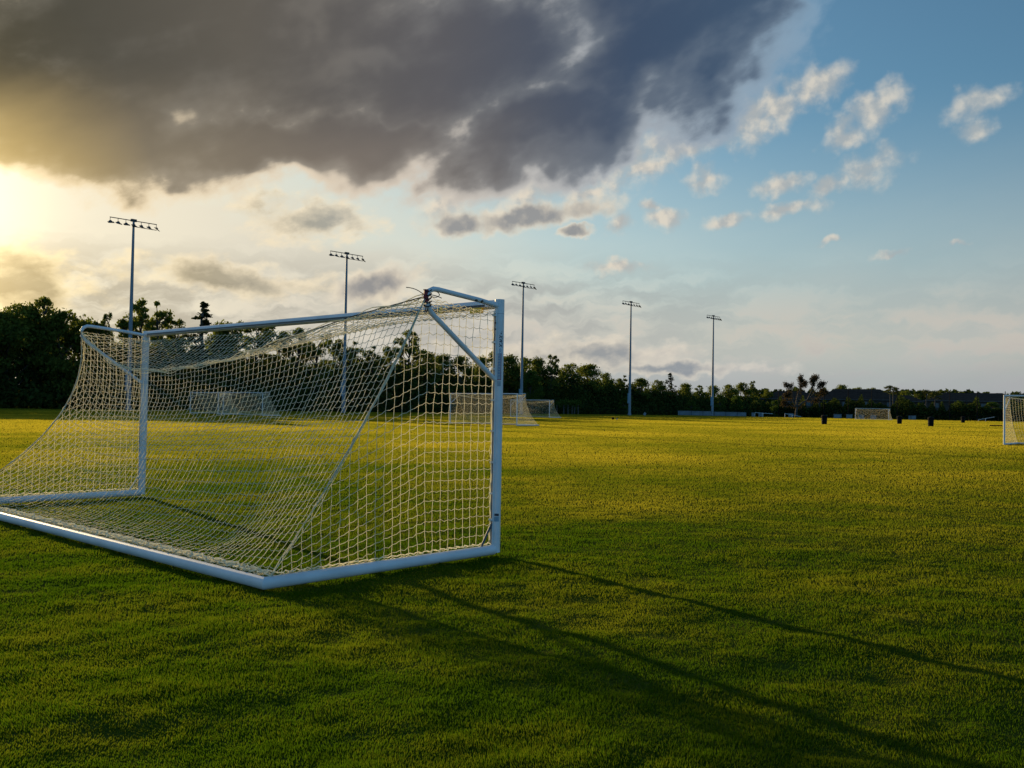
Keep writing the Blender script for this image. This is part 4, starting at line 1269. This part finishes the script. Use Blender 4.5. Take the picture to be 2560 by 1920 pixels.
# small things on the grass
e = thing('folded_sign', 'small white tilted board at the wood edge right of the fourth floodlight pole', 'board', (29.1, 201.5, gz(29, 201)), .3)
b1 = MB().box((0, 0, 0), (.55, .05, .62)); mtx = Matrix.Translation((0, 0, .42)) @ Matrix.Rotation(R(32), 4, 'Y')
b1.v = [tuple(mtx @ Vector(v_)) for v_ in b1.v]; b1.build('board', M['lowwall'], e)
MB().tube([(.1, .3, 0), (0, .03, .5)], .02, 6).build('prop', M['fence'], e)
o_ = MB().lathe([(.05, 0), (.16, .05), (.20, .14), (.17, .24), (.07, .30)], 14).build('kit_bag', M['black'], None, True)
o_.location = (13.8, 125.5, gz(13, 125)); tag(o_, 'small dark bag on the shaded grass right of the smaller distant goal', 'bag')
o_ = MB().lathe([(.09, 0), (.11, .05), (.11, .11), (.09, .17), (.03, .20)], 14).build('ball', M['lowwall'], None, True)
o_.location = (14.35, 125.5, gz(13, 125)); tag(o_, 'small white ball beside the dark bag on the shaded grass', 'ball')
bgm = MB()
for k in range(6):
    bgm.tube([(-.75 + k * .28, 0.02 * k, .05), (-.60 + k * .28, .03, .15 + .03 * (k % 2)), (-.42 + k * .28, 0, .05)], [.05, .09, .05], 8)
o_ = bgm.build('cloth_heap', M['black'], None, True)
o_.location = (65.0, 124.0, gz(65, 124)); tag(o_, 'low dark heap lying on the grass left of the right edge goal', 'heap')

# parked car half hidden by the shrubs
car = thing('parked_car', 'pale parked car half hidden in shrubs between the palms', 'car', (112.5, 259.5, gz(112, 259)), R(-25))
v_ = [(-2.1, -.85, .45), (2.1, -.85, .45), (2.1, .85, .45), (-2.1, .85, .45), (-2.15, -.88, .85), (2.1, -.88, .8), (2.1, .88, .8), (-2.15, .88, .85)]
MB().add(v_, [(3, 2, 1, 0), (4, 5, 6, 7), (0, 1, 5, 4), (1, 2, 6, 5), (2, 3, 7, 6), (3, 0, 4, 7)]).build('body', M['carpaint'], car, bevel=.08)
v_ = [(-1.7, -.80, .86), (1.0, -.80, .83), (1.0, .80, .83), (-1.7, .80, .86), (-1.2, -.66, 1.40), (.35, -.66, 1.42), (.35, .66, 1.42), (-1.2, .66, 1.40)]
MB().add(v_, [(4, 5, 6, 7), (0, 1, 5, 4), (1, 2, 6, 5), (2, 3, 7, 6), (3, 0, 4, 7)]).build('cabin', M['window'], car)
MB().box((-.42, 0, 1.45), (1.55, 1.3, .06)).build('roof', M['carpaint'], car)
for sx_ in (-1.3, 1.3):
    for sy_ in (-.82, .82):
        MB().tube([(sx_, sy_ - .1, .32), (sx_, sy_ + .1, .32)], .32, 14).build('wheel', M['tyre'], car)
